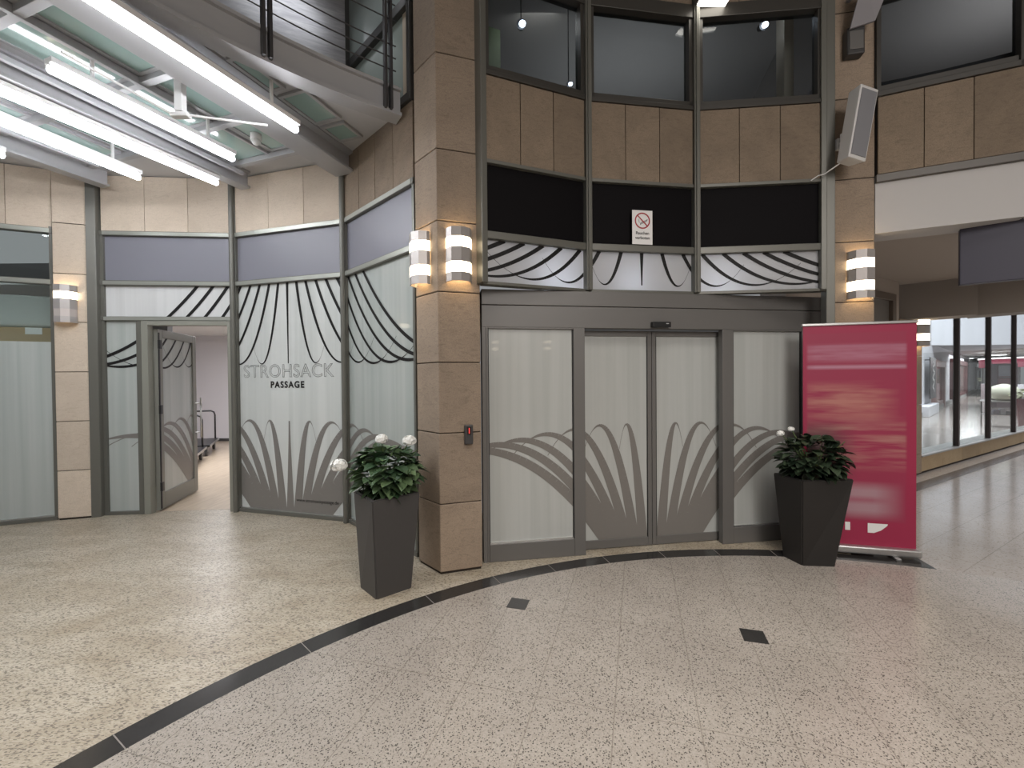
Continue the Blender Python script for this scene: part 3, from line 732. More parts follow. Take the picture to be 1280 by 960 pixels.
# ---- gallery edge beam, railing and cladding above
def arc_band(r0, r1, z0, z1, a0, a1, n=26, b=None):
    b = b or MB()
    for i in range(n):
        a, c = a0 + (a1 - a0) * i / n, a0 + (a1 - a0) * (i + 1) / n
        b.prism([az(a, r0), az(c, r0), az(c, r1), az(a, r1)], z0, z1)
    bmesh.ops.remove_doubles(b.bm, verts=b.bm.verts, dist=1e-5)
    return b
b = arc_band(5.20, 5.23, 4.0, 4.20, 123.6, 190); arc_band(5.16, 5.32, 3.97, 4.0, 123.6, 190, b=b); arc_band(5.17, 5.26, 4.20, 4.225, 123.6, 190, b=b)
struct(b.build('trim_16', 'beam'), 'curved grey edge beam of the gallery')
b = arc_band(5.20, 6.3, 4.225, 4.25, 123.8, 190)
struct(b.build('gallery_deck', mat('gallery deck', (0.45, 0.42, 0.38), .5)), 'walkway deck of the gallery')
MT['railmetal'] = mat('dark rail metal', (0.06, 0.058, 0.06), 0.4, 0.3)
rail = empty('gallery_railing', (*az(130, 5.15), 4.2)); tag(rail, 'dark metal railing with thin horizontal rods along the gallery edge', 'railing')
for a in (125.0, 135.6, 147, 158, 169, 180):
    b = MB(); F = Frame(az(a + .5, 5.15), az(a - .5, 5.15), cam_side); c = F.L / 2
    b.fbox(F, c - .035, c - .012, -.03, .03, 3.99, 5.1, .003); b.fbox(F, c + .012, c + .035, -.03, .03, 3.99, 5.1, .003); b.build('post', 'railmetal', rail)
for z in (4.34, 4.45, 4.56, 4.78, 4.92):
    b = MB(); b.tube([(*az(124.2 + 60 * i / 40, 5.15), z) for i in range(41)], .0055, 6); b.build('rod', 'railmetal', rail)
b = MB(); b.tube([(*az(124.2 + 60 * i / 40, 5.15), 5.12) for i in range(41)], .02, 10); b.build('handrail', 'railmetal', rail, True)
# gallery cladding wall with round-cornered window
MT['clad'] = mat('brushed grey cladding', (0.25, 0.25, 0.265), 0.3, 0.55)
mm = MT['clad']; lk(mm, ramp(mm, noise(mm, vscale(mm, wpos(mm), (1, 1, 8)), 3, 5, .7, .4), [(.3, (.20, .20, .22)), (.7, (.36, .36, .37))]), bsdf(mm).inputs['Base Color'])
GF = Frame((-3.6, 3.9), (-1.32, 4.95), (0, 0))
GF = Frame((-4.0, 3.6), (-1.52, 4.72), (0, 0))
b = MB(); b.fbox(GF, -1.2, 2.5, -.1, 0, 4.25, 6.2)
gw = struct(b.build('wall_gallery', 'clad'), 'brushed grey cladding wall behind the gallery railing')
b = MB(); b.fbox(GF, 1.30, 1.315, 0, .006, 4.25, 6.2); b.fbox(GF, .2, .215, 0, .006, 4.25, 6.2); b.build('joint', 'gasket', gw)
# glazed end of the gallery: dark frames with pale green glass
b = MB()
b.fbox(FD, .18, FD.L, -.06, .03, ZU + .003, ZU + .075, .005); b.fbox(FD, FD.L - .05, FD.L, -.06, .03, ZU + .07, 4.98, .005)
b.fbox(FD, .12, FD.L, -.06, .03, 4.93, 5.02, .005); b.fbox(FD, .12, .17, -.06, .03, ZU + .07, 6.2, .005); b.fbox(FD, FD.L - .05, FD.L, -.06, .03, 4.98, 6.2)
wg = struct(b.build('window_11', mat('gallery window frame', (0.06, 0.06, 0.058), .4, .2)), 'dark framed gallery window above the brown stone beside the corner pillar')
MB().fbox(FD, .17, FD.L - .05, -.03, -.02, ZU + .075, 4.93).build('pane', mat('pale green glass', (0.36, 0.42, 0.39), .15, coat=.4), wg)
MB().fbox(FD, .17, FD.L - .05, -.03, -.02, 5.02, 6.2).build('pane', mat('pale green glass upper', (0.33, 0.38, 0.37), .15, coat=.4), wg)
MB().fbox(FD, FD.L - .17, FD.L - .05, -.018, -.012, ZU + .075, 4.93).build('blind', mat('beige blind', (0.55, 0.47, 0.36), .6), wg)

# ================================================================= SCONCES
MT['sconce_metal'] = mat('brushed sconce metal', (0.42, 0.39, 0.375), 0.4, 0.4)
def glow(name, c, s):
    return mat(name, (1, .95, .85), .5, emit=c, es=s)
MT['glow'] = glow('sconce glow', (1.0, 0.72, 0.40), 15)
MT['band'] = glow('sconce band', (1.0, 0.83, 0.58), 5.5)
MT['band_dim'] = mat('unlit sconce band', (0.50, 0.45, 0.42), .5)
def make_sconce(label, lit=True, group=None, second=True, s=1.0):
    root = empty('wall_sconce'); tag(root, label, 'wall lamp', group or None)
    Rr = .105 * s; H = .43 * s
    angs = [R(180 * i / 4) for i in range(5)]
    prof = [(Rr * math.cos(a), -0.035 - .085 * s * math.sin(a)) for a in angs]; prof = [(Rr, -.005)] + prof + [(-Rr, -.005)]
    inner = [(x * .93, y * .93) for x, y in prof]
    def shell(b, z0, z1, P=prof, Q=inner):
        for i in range(len(P) - 1):
            b.prism([P[i], P[i + 1], Q[i + 1], Q[i]], z0, z1)
        return b
    for z0, z1 in ((0, .07), (.155, .27), (.355, .43)): shell(MB(), z0 * s, z1 * s).build('shade', 'sconce_metal', root)
    Pb = [(x * .985, y * .985) for x, y in prof]
    shell(MB(), .07 * s, .155 * s, Pb).build('light_band', 'band' if second else 'band_dim', root)
    shell(MB(), .27 * s, .355 * s, Pb).build('light_band', 'band', root)
    b = MB(); b.tube([(0, -.055, .03 * s), (0, -.055, .40 * s)], .026 * s, 12); b.build('lamp_tube', 'glow', root)
    b = MB(); b.box(-.06 * s, .06 * s, -.01, 0.0, .05 * s, .38 * s); b.build('back_plate', 'darkgrey', root)
    if not second:
        for ch in root.children:
            if ch.name.startswith('lamp_tube'):
                ch.data.transform(Matrix.Translation((0, 0, .19 * s)) @ Matrix.Scale(.5, 4, (0, 0, 1)))
    return root
def put(o, p, z, n):
    o.location = (p[0], p[1], z); o.rotation_euler = (0, 0, math.atan2(n[1], n[0]) + math.pi / 2)
FR = Frame(P1[0], P1[1], (0, 0)); FLf = Frame(P1[4], P1[0], (-3, 2))
m1 = FR.at(FR.L * .49, .001, 0); m2 = FLf.at(FLf.L * .40, .001, 0)
G_S = 'lit sconces on the sandstone pillars'
s1 = make_sconce('lit metal sconce with two bright bands on the door side of the corner pillar', group=G_S); put(s1, m1, 2.385, FR.n)
s2 = copy_tree(s1); tag(s2, 'lit metal sconce with two bright bands on the hall side of the corner pillar'); put(s2, m2, 2.385, FLf.n)
F2 = Frame(pa, pb, (0, 0)); m3 = F2.at(F2.L * .62, .001, 0)
s3 = copy_tree(s1); tag(s3, 'lit metal sconce on the pillar above the magenta banner'); put(s3, m3, 2.29, F2.n)
F0 = Frame(P0[0], P0[1], (0, 0)); m4 = F0.at(F0.L * .42, .001, 0)
s4 = make_sconce('half lit sconce on the pale pillar at the far left', group=G_S, second=False); put(s4, m4, 2.285, F0.n)

# card reader, no smoking sign
b = MB(); b.fbox(FR, .205, .275, 0, .035, 1.06, 1.22, .008)
rd = tag(b.build('card_reader', 'darkgrey'), 'small black card reader with red light on the corner pillar', 'card reader')
b = MB(); b.fbox(FR, .222, .258, .035, .038, 1.14, 1.205); b.build('face', 'black', rd)
b = MB(); b.fbox(FR, .237, .243, .038, .0395, 1.15, 1.195); b.build('status_light', mat('red light', (.8, .05, .05), .4, emit=(1, .05, .04), es=1.2), rd)
SF = FB[1]; sx = SF.L * .485
b = MB(); b.fbox(SF, sx - .098, sx + .098, .014, .018, 2.815, 3.125, .001)
sg = tag(b.build('no_smoking_sign', 'white'), 'white no smoking sign on the black panel above the doors', 'sign')
MT['signred'] = mat('sign red', (0.35, 0.02, 0.03), .5); MT['signblk'] = mat('sign black', (.02, .02, .02), .5)
def ring_mesh(F, s, z, r0, r1, d, n=40):
    b = MB()
    for i in range(n):
        a, c = 2 * math.pi * i / n, 2 * math.pi * (i + 1) / n
        b.quad([F.at(s + r * math.cos(t), d, z + r * math.sin(t)) for r, t in ((r0, a), (r1, a), (r1, c), (r0, c))])
    return b
zc = 3.03
ring_mesh(SF, sx, zc, .062, .074, .0195).build('prohibition_ring', 'signred', sg)
def bar(b, F, s0, z0, s1, z1, w_, d):
    L = math.hypot(s1 - s0, z1 - z0); nx, nz = -(z1 - z0) / L * w_ / 2, (s1 - s0) / L * w_ / 2
    b.quad([F.at(s0 - nx, d, z0 - nz), F.at(s1 - nx, d, z1 - nz), F.at(s1 + nx, d, z1 + nz), F.at(s0 + nx, d, z0 + nz)])
b = MB(); bar(b, SF, sx - .047, zc + .047, sx + .047, zc - .047, .011, .0200); b.build('prohibition_bar', 'signred', sg)
b = MB()
for o_ in (-.007, .007): bar(b, SF, sx - .02 + o_ * .5, zc - .028 + o_, sx + .046 + o_ * .5, zc + .006 + o_, .004, .0197)
bar(b, SF, sx - .017, zc - .037, sx - .023, zc - .021, .004, .0197); bar(b, SF, sx + .042, zc + .0, sx + .049, zc + .015, .004, .0197)
bar(b, SF, sx - .03, zc - .02, sx - .034, zc - .004, .003, .0197); bar(b, SF, sx - .034, zc - .004, sx - .04, zc + .012, .003, .0197)
b.build('cigarette_symbol', 'signblk', sg)
text('Rauchen', .038, SF, sx, 2.905, .0195, 'signblk', sg, 'lettering', bold=.0008)
text('verboten', .038, SF, sx, 2.862, .0195, 'signblk', sg, 'lettering', bold=.0008)

# flood lamp at the head of the right mullion
fl = empty('flood_lamp', (*az(90.6, 4.34), 5.0)); tag(fl, 'bright rectangular flood lamp at the top of the facade', 'lamp')
FFL = Frame(az(92.2, 4.36), az(88.4, 4.36), cam_side)
b = MB(); b.fbox(FFL, 0, FFL.L, -.06, .10, 5.02, 5.22, .01); b.build('housing', 'portal', fl)
b = MB(); b.fbox(FFL, .015, FFL.L - .015, .095, .103, 5.035, 5.205); b.fbox(FFL, .015, FFL.L - .015, -.05, .1, 5.012, 5.019); b.build('lens', mat('flood lens', (1, 1, 1), .5, emit=(1, .95, .85), es=9), fl)

# ================================================================= RIGHT HAND FACADE
R0, R1v, R2v = az(71.9, 4.50), az(59.4, 4.50), az(46.5, 4.50)
for i, (p, q, ln) in enumerate(((R0, R1v, 'over the passage'), (R1v, R2v, 'at the right edge over the passage'))):
    F = Frame(p, q, cam_side); L = F.L
    stone_band('wall_right', F, ZB, ZU, 3, 'sand', 0.01, L - .01, 'brown sandstone band ' + ln)
    b = MB(); b.fbox(F, 0, L, -.1, .02, ZU + .003, ZU + .05, .004); b.fbox(F, .02, L - .03, -.09, .0, ZU + .05, ZU + .1, .003); b.fbox(F, 0, L, -.1, .02, 4.95, 5.05); b.fbox(F, L - .06, L, -.1, .02, ZU, 5.0, .004); b.fbox(F, 0, .03, -.1, .01, ZU, 5.0)
    ww = struct(b.build('window_%d' % (12 + i), mat('bronze frame right', (0.05, 0.046, 0.04), .4, .2)), 'dark upper window ' + ln)
    MB().fbox(F, .03, L - .06, -.06, -.05, ZU + .1, 4.95).build('pane', 'glass_dark', ww)
    b = MB(); b.fbox(F, 0, L, -.14, .005, ZB - .07, ZB - .004, .003); struct(b.build('trim_%d' % (17 + i), mat('brown metal profile', (0.09, 0.08, 0.07), .45, .2)), 'metal profile under the stone band ' + ln)
    b = MB(); b.fbox(F, 0, L, -.33, -.03, 2.88, ZB - .07); struct(b.build('wall_fascia', mat('fascia white', (0.50, 0.485, 0.475), .8)), 'white fascia ' + ln)
    stone_band('wall_right', F, 5.05, 6.2, 3, 'sand', 0.01, L - .01, 'sandstone above the upper window ' + ln)
# passage ceiling and concentric beam
MT['beige'] = mat('beige plaster', (0.40, 0.35, 0.30), .85)
b = MB()
for a0, a1 in ((71.9, 66), (66, 60), (60, 54), (54, 46), (46, 36)):
    b.prism([az(a0, 4.8), az(a1, 4.8), az(a1, 8.6), az(a0, 8.6)], 3.0, 3.06)
struct(b.build('ceiling_passage', 'beige'), 'beige passage ceiling behind the white fascia')
b = MB()
for a0, a1 in ((60.6, 54), (54, 47), (47, 40)):
    b.prism([az(a0, 8.30), az(a1, 8.15), az(a1, 8.6), az(a0, 8.75)], 2.46, 3.0)
struct(b.build('wall_beam', mat('grey beige beam', (0.29, 0.26, 0.235), .85)), 'deep beige beam over the passage windows')
# hanging dark blue sign behind the fascia
BF = Frame((3.96, 3.86), (5.1, 2.95), cam_side)
b = MB(); b.fbox(BF, 0, BF.L, -.08, 0, 2.39, 2.90, .006)
bs = tag(b.build('hanging_sign', mat('dark blue grey board', (0.042, 0.040, 0.062), .5)), 'plain dark blue board hanging below the white fascia', 'sign')
for s_ in (.2, 1.1): MB().fbox(BF, s_, s_ + .02, -.05, -.03, 2.9, 3.0).build('hanger', 'darkgrey', bs)
# window wall
b = MB(); jw = .95
for i in range(15): b.fbox(Fw, .38 + i * jw + .003, .38 + (i + 1) * jw - .003, -.25, 0, .03, .27, .003)
wl = struct(b.build('wall_low', stone_mat('yellow sandstone', (0.46, 0.35, 0.22), (0.40, 0.295, 0.18), (0.25, 0.18, 0.11))), 'low sandstone wall under the passage windows')
MB().fbox(Fw, .3, 14.6, -.24, -.012, 0, .28).build('plinth', 'gap', wl)
b = MB(); b.fbox(Fw, .36, 14.6, -.27, .02, .27, .295, .003); b.build('sill', mat('grey sill', (.35, .34, .33), .35), wl)
b = MB()
for z0, z1 in ((.02, .33), (.33, 1.12), (1.12, 1.9), (1.9, 2.455)): b.fbox(Fw, -.495, .36, -.3, .01, z0 + .003, z1 - .003, .004)
tag(b.build('stone_pillar', MT['pillar']), 'sandstone pier at the left end of the passage windows', 'pillar', kind='thing')
b = MB()
b.fbox(Fw, -3.6, -2.2, -.3, .0, 0, 3.0); b.fbox(Fw, -.64, -.5, -.3, .0, 0, 3.0); b.fbox(Fw, -2.2, -.64, -.3, 0, 2.80, 3.0)
struct(b.build('wall_passage', 'beige'), 'beige wall behind the right pillar')
b = MB(); b.fbox(Fw, -2.2, -.64, -.1, .02, 2.70, 2.80, .005); b.fbox(Fw, -.76, -.64, -.1, .02, 0, 2.70, .005); b.fbox(Fw, -2.2, -2.1, -.1, .02, 0, 2.70, .005)
dg = struct(b.build('door_3', mat('brown door frame', (0.16, 0.13, 0.105), .5)), 'brown framed shop door behind the right pillar')
MB().fbox(Fw, -2.1, -.76, -.06, -.03, 0, 2.70).build('pane', mat('grey shop glass', (0.20, 0.19, 0.175), .3), dg)
b = MB(); b.fbox(Fw, -.80, -.77, -.03, .06, 1.9, 2.35, .005); b.build('door_handle', 'steel', dg)
win = MB()
for s_ in (2.03, 3.85, 5.65, 7.5, 9.5, 11.5, 13.5): win.fbox(Fw, s_ + .10, s_ + .17, -.09, -.01, .295, 3.3, .004)
win.fbox(Fw, .36, 14.6, -.20, -.08, 3.3, 3.4)
pw = struct(win.build('window_14', mat('dark brown mullion', (0.045, 0.033, 0.032), .4)), 'passage shop window with dark mullions on a low stone wall')
MB().fbox(Fw, .36, 14.6, -.055, -.045, .295, 3.3).build('pane', 'glass', pw)
s5 = make_sconce('lit sconce on the end of the sandstone pier behind the banner top', group=G_S, s=1.25); s5.location = Fw.at(.20, .012, 2.05); s5.rotation_euler = (0, 0, math.atan2(Fw.n.y, Fw.n.x) + math.pi / 2)

# ================================================================= BEYOND THE PASSAGE WINDOW
MT['farwall'] = mat('far white wall', (0.72, 0.71, 0.76), .8); MT['farceil'] = mat('far grey ceiling', (0.30, 0.29, 0.28), .8)
K = Frame((13.2, 14.6), (46, 43.2), (30, 10))
b = MB(); b.fbox(K, 0, 45, -.3, 0, 0, 5.5); struct(b.build('wall_corridor', 'farwall'), 'white corridor wall with shop fronts beyond the passage window')
b = MB(); b.fbox(K, 0, 45, 0, .12, 0, .18); struct(b.build('baseboard_corridor', 'farceil'), 'grey plinth along the corridor wall')
b = MB()
cc = (20.5, 6.0)
arcp = [(cc[0] + 13.5 * math.cos(R(a)), cc[1] + 13.5 * math.sin(R(a))) for a in range(150, 20, -6)]
b.prism(arcp + [(60, 12), (75, 50), (46, 62), (8, 22)], 2.95, 3.05)
struct(b.build('ceiling_corridor', 'farceil'), 'grey corridor ceiling with curved front edge')
b = MB()
for p, q in zip(arcp, arcp[1:]):
    F = Frame(p, q, cc); b.fbox(F, 0, F.L, 0, .15, 2.9, 5.6)
struct(b.build('wall_corridor_fascia', mat('lilac white fascia', (0.80, 0.80, 0.86), .8)), 'curved white fascia above the corridor')
def slot(x0, x1, z0, z1, m, name, label, cat, d=.02):
    b = MB(); b.fbox(K, x0, x1, 0, d, z0, z1, .01); return tag(b.build(name, m), label, cat)
# position helper: where a viewing column x meets K
def onK(px):
    t = (px - 640) / 545.0; p, u = K.p0, K.u
    s_ = (t * p.y - p.x) / (u.x - t * u.y); return s_
def shopfront(xa, xb, zt, body, glass_c, label):
    s0, s1 = onK(xa), onK(xb); b = MB()
    w_ = (s1 - s0); e = w_ * .1
    b.fbox(K, s0, s0 + e, 0, .15, 0.0, zt, .01); b.fbox(K, s1 - e, s1, 0, .15, 0.0, zt, .01); b.fbox(K, s0, s1, 0, .17, zt - .3, zt, .01); b.fbox(K, s0 + e, s1 - e, 0, .1, 0, .35, .01)
    o = tag(b.build('shop_front', mat('shop frame', body, .5)), label, 'shop front')
    MB().fbox(K, s0 + e, s1 - e, .02, .05, .35, zt - .3).build('shop_glass', mat('shop glass', glass_c, .1), o)
    return o
shopfront(1164, 1177, 2.25, (0.26, 0.17, 0.16), (0.22, 0.08, 0.08), 'far shop front with red brown goods left of the first dark mullion')
shopfront(1187, 1207, 2.5, (0.12, 0.045, 0.045), (0.20, 0.09, 0.08), 'far dark red shop entrance behind the first dark mullion')
shopfront(1219, 1224, 2.3, (0.25, 0.24, 0.25), (0.10, 0.10, 0.11), 'narrow grey shop opening between the first and second dark mullions')
# black banner flag with white script
s0 = onK(1155); b = MB(); b.fbox(K, s0, onK(1162.5), .16, .19, .62, 2.30, .01)
fg = tag(b.build('hanging_flag', 'black'), 'tall black flag with white script on the far corridor wall', 'flag')
b = MB(); zz = 2.1; sc_ = (onK(1159)); r_ = random.Random(3)
pts = [(sc_ + .35 * math.sin(i * 1.9) + .12 * r_.random(), 2.15 - .115 * i) for i in range(12)]
for p, q in zip(pts, pts[1:]): bar(b, K, p[0], p[1], q[0], q[1], .09, .195)
b.build('script', 'white', fg)
b = MB(); b.tube([K.at(s0 + .2, .0, 2.2), K.at(s0 + .2, .17, 2.2)], .02); b.build('bracket', 'darkgrey', fg)
# corridor steps by the wall
b = MB(); b.fbox(K, onK(1148), onK(1162), 0, .3, 0, .4, .02)
tag(b.build('white_plinth', 'farwall'), 'low white plinth under the black flag', 'plinth')
# downlights
for i, (px, py) in enumerate(((1176, 439), (1185, 441), (1208, 444), (1247, 440), (1265, 444), (1272, 444))):
    zc_ = 2.94; D = (zc_ - 1.6) * 545 / max(464 - py, 6); x = (px - 640) / 545 * D
    b = MB(); b.disc((x, D, zc_ - .03), .42, .03, 16); o = b.build('ceiling_spot', mat('spot glow', (1, 1, 1), .5, emit=(1, 1, 1), es=4))
    tag(o, ['leftmost round downlight in the far grey corridor ceiling', 'second round downlight from the left in the corridor ceiling', 'downlight just right of the first dark mullion', 'downlight left of the smaller exit sign', 'downlight left of the third dark mullion', 'downlight right of the third dark mullion'][i], 'ceiling light', 'far corridor downlights')
# exit signs
MT['exit'] = mat('exit green', (0.1, 0.5, 0.38), .5, emit=(0.25, 0.85, 0.7), es=.7); MT['exitw'] = mat('exit white', (1, 1, 1), .5, emit=(.8, 1, .95), es=1.1)
for (px, py, D, wd_, lab) in ((1223.5, 415, 20, .52, 'larger green exit sign hanging in the far corridor'), (1252.5, 421, 27, .38, 'smaller green exit sign farther down the corridor')):
    x = (px - 640) / 545 * D; z = 1.6 + (461.5 - py) / 545 * D
    F = Frame((x - wd_, D), (x + wd_, D), (0, 0)); b = MB(); b.fbox(F, 0, 2 * wd_ * 1.05, -.04, .02, z - wd_ * .45, z + wd_ * .45, .01)
    o = tag(b.build('exit_sign', 'exit'), lab, 'exit sign', 'green exit signs')
    b = MB(); bar(b, F, wd_ * .2, z, wd_ * .75, z, .12, .025); bar(b, F, wd_ * .2, z, wd_ * .4, z + .14, .08, .025); bar(b, F, wd_ * .2, z, wd_ * .4, z - .14, .08, .025)
    bar(b, F, wd_ * 1.15, z - .15, wd_ * 1.35, z + .12, .12, .025); bar(b, F, wd_ * 1.35, z - .05, wd_ * 1.6, z - .17, .08, .025); b.ball(F.at(wd_ * 1.42, .03, z + .16), .05, 1)
    b.build('running_figure', 'exitw', o)
    for s_ in (.3, 1.6): MB().fbox(F, wd_ * s_, wd_ * s_ + .015, -.02, -.005, z + wd_ * .45, z + wd_ * .45 + .6).build('hanger', 'darkgrey', o)
def at_px(px, D): return ((px - 640) / 545 * D, D)
# sconce pair on far pillars
for px, lab in ((1190.5, 'tiny lit sconce left of the first dark mullion'), (1231, 'tiny lit sconce left of the second dark mullion')):
    s_ = onK(px); o = make_sconce(lab, group='far corridor sconces', s=1.5); o.location = K.at(s_, .01, 1.85); o.rotation_euler = (0, 0, math.atan2(K.n.y, K.n.x) + math.pi / 2)

# ================================================================= PLANTS
def leaf_mat(name, a, b_):
    m = mat(name, a, .42); g = nd(m, 'ShaderNodeNewGeometry')
    lk(m, ramp(m, g.outputs['Random Per Island'], [(0.1, a), (.9, b_)]), bsdf(m).inputs['Base Color']); return m
MT['leafA'] = leaf_mat('hydrangea leaf', (0.028, 0.06, 0.028), (0.11, 0.17, 0.08))
MT['leafB'] = leaf_mat('dark leaf', (0.012, 0.022, 0.012), (0.04, 0.06, 0.032))
MT['leafC'] = leaf_mat('far shrub leaf', (0.08, 0.1, 0.05), (0.25, 0.25, 0.16))
MT['stem'] = mat('green stem', (0.08, 0.12, 0.04), .6)
MT['petal'] = mat('white petal', (0.85, 0.85, 0.82), .6)
def add_leaf(b, p, d, up, L, W):
    d = d.normalized(); side = d.cross(up)
    if side.length < 1e-3: side = Vector((1, 0, 0))
    side.normalize(); nrm = side.cross(d).normalized()
    prof = [(0, .08), (.2, .7), (.45, 1.0), (.7, .75), (.88, .35), (1, 0.02)]
    rows = []
    for t, w_ in prof:
        bend = -0.25 * L * t * t
        c = p + d * L * t + Vector((0, 0, bend)); e = side * W * w_ / 2
        rows.append([b.bm.verts.new(c - e + nrm * W * .12 * w_), b.bm.verts.new(c), b.bm.verts.new(c + e + nrm * W * .12 * w_)])
    for A, B in zip(rows, rows[1:]):
        b.bm.faces.new((A[0], A[1], B[1], B[0])); b.bm.faces.new((A[1], A[2], B[2], B[1]))
def shrub(name, base, rx, ry, h, n, L, lm, label, flowers, seed, stemn=9, zc=None):
    rg = random.Random(seed)
    root = empty(name, base); tag(root, label, 'plant')
    b = MB(); st_ = MB(); B = Vector(base)
    zc = zc if zc is not None else h * .5
    for i in range(stemn):
        a = rg.uniform(0, 2 * math.pi); r_ = rg.uniform(.3, .9)
        tip = B + Vector((math.cos(a) * rx * r_, math.sin(a) * ry * r_, h * rg.uniform(.55, .9)))
        mid = B + (tip - B) * .5 + Vector((0, 0, h * .12))
        st_.tube([B + Vector((math.cos(a) * .02, math.sin(a) * .02, 0)), mid, tip], [.006, .005, .003], 5)
    for i in range(n):
        while True:
            v = Vector((rg.uniform(-1, 1), rg.uniform(-1, 1), rg.uniform(-1, 1)))
            if .35 < v.length < 1: break
        v = v.normalized() * (v.length ** .5)
        c = B + Vector((v.x * rx, v.y * ry, zc + v.z * h * .5))
        d = Vector((v.x, v.y, v.z * .35 + rg.uniform(-.25, .3))) + Vector((rg.uniform(-.5, .5), rg.uniform(-.5, .5), 0))
        if d.length < .1: d = Vector((1, 0, 0))
        l_ = L * rg.uniform(.7, 1.2)
        add_leaf(b, c - d.normalized() * l_ * .5, d, Vector((rg.uniform(-.3, .3), rg.uniform(-.3, .3), 1)), l_, l_ * .72)
    for (fx, fy, fz, fr) in flowers:
        f = MB(); c = Vector((fx, fy, fz))
        st_.tube([B + Vector((0, 0, .05)), B + (c - B) * .6 + Vector((0, 0, .05)), c], [.005, .005, .004], 5)
        for k in range(90):
            v = Vector((rg.gauss(0, 1), rg.gauss(0, 1), rg.gauss(0, 1))).normalized(); v.z = v.z * .85 if v.z > 0 else v.z * .6
            q = c + Vector((v.x * fr, v.y * fr, v.z * fr * .9)); a = rg.uniform(0, 6.28)
            t1 = v.cross(Vector((math.cos(a), math.sin(a), .3))).normalized(); t2 = v.cross(t1).normalized(); s_ = fr * .27
            m_ = f.bm.verts.new(q - v * s_ * .25)
            rim = [f.bm.verts.new(q + (t1 * math.cos(g) + t2 * math.sin(g)) * s_) for g in [k2 * math.pi / 3 for k2 in range(6)]]
            for k2 in range(6): f.bm.faces.new((m_, rim[k2], rim[(k2 + 1) % 6]))
        f.ball(c + Vector((0, 0, fr * .1)), fr * .8, 2, (1, 1, .7))
        f.build('flower', 'petal', root)
    b.build('foliage', lm, root); st_.build('stem', 'stem', root)
    return root
def planter(bot, top, h, m, label, rim=.022):
    b = MB(); cb = Vector((sum(p[0] for p in bot) / 4, sum(p[1] for p in bot) / 4, 0))
    bt = [Vector((p[0], p[1], 0)) for p in bot]; tp = [Vector((p[0], p[1], h)) for p in top]
    ctr = sum(tp, Vector()) / 4
    vb = [b.bm.verts.new(p) for p in bt]; vt = [b.bm.verts.new(p) for p in tp]
    vi = [b.bm.verts.new(ctr + (p - ctr) * .88) for p in tp]; vd = [b.bm.verts.new(ctr + (p - ctr) * .84 - Vector((0, 0, .09))) for p in tp]
    b.bm.faces.new(vb[::-1])
    for A, B in ((vb, vt), (vt, vi), (vi, vd)):
        for i in range(4): b.bm.faces.new((A[i], A[(i + 1) % 4], B[(i + 1) % 4], B[i]))
    b.bm.faces.new(vd)
    bmesh.ops.recalc_face_normals(b.bm, faces=b.bm.faces)
    ve = [e for e in b.bm.edges if (e.verts[0] in vb and e.verts[1] in vt) or (e.verts[1] in vb and e.verts[0] in vt)]
    bmesh.ops.bevel(b.bm, geom=ve + [e for e in b.bm.edges if e.verts[0] in vt and e.verts[1] in vt], offset=.008, segments=2, affect='EDGES')
    o = tag(b.build('planter', m), label, 'planter')
    s_ = MB(); s_.hexa([ctr + (p - ctr) * .82 - Vector((0, 0, .088)) for p in tp], [ctr + (p - ctr) * .82 - Vector((0, 0, .055)) for p in tp]); s_.build('soil', mat('dark soil', (.02, .015, .01), .9), o)
    return o, ctr
def sq(c, n, l, r):  # four corners from front corner, left corner, right corner
    return [l, c, r, (l[0] + r[0] - c[0], l[1] + r[1] - c[1])]
botL = sq((-.998, 3.145), 0, (-1.184, 3.342), (-.783, 3.325)); topL = sq((-1.034, 3.185), 0, (-1.285, 3.50), (-.735, 3.44))
plL, cL = planter(botL, topL, .706, mat('anthracite planter', (0.052, 0.048, 0.046), .5), 'tall tapered anthracite planter left of the corner pillar')
botR = sq((2.432, 3.656), 0, (2.395, 3.86), (2.694, 3.628)); topR = sq((2.386, 3.582), 0, (2.325, 3.885), (2.83, 3.60))
plR, cR = planter(botR, topR, .737, mat('black planter', (0.016, 0.014, 0.013), .5), 'tall tapered black planter in front of the magenta banner')
shrub('flowering_shrub', (cL.x, cL.y, .66), .28, .24, .42, 300, .125, 'leafA', 'leafy green shrub with three white flower heads in the left planter',
      [(-1.32, 3.30, .95, .062), (-1.02, 3.39, 1.135, .048), (-.83, 3.50, 1.105, .055)], 11, zc=.22)
shrub('flowering_shrub', (cR.x, cR.y, .70), .28, .22, .40, 320, .11, 'leafB', 'dark leafy shrub with small white blossoms in the black planter',
      [(2.34, 3.80, 1.10, .03), (2.42, 3.78, 1.14, .026)], 23, zc=.2)

# ================================================================= BANNER
a0, a1 = Vector((2.671, 4.014, 0)), Vector((3.507, 3.792, 0)); NF = Frame(a0.to_2d(), a1.to_2d(), (0, 0)); NL = NF.L
bn = empty('roll_up_banner', NF.at(NL / 2, 0, 0)); tag(bn, 'magenta roll up banner with blurred print standing behind the black planter', 'banner')
m = mat('banner print', (0.42, 0.022, 0.075), .55)
p = nd(m, 'ShaderNodeTexCoord').outputs['UV']; s_ = nd(m, 'ShaderNodeSeparateXYZ'); lk(m, p, s_.inputs[0]); U_, V_ = s_.outputs[0], s_.outputs[1]
def box_mask(m, a, lo, hi, soft):
    return mth(m, 'MULTIPLY', ramp_f(m, a, lo - soft, lo + soft), mth(m, 'SUBTRACT', 1.0, ramp_f(m, a, hi - soft, hi + soft)))
c = mixc(m, 0.0, (0.31, 0.016, 0.06), (0.31, 0.016, 0.06))
inner = mth(m, 'MULTIPLY', box_mask(m, U_, .04, .915, .012), box_mask(m, V_, .11, .962, .004))
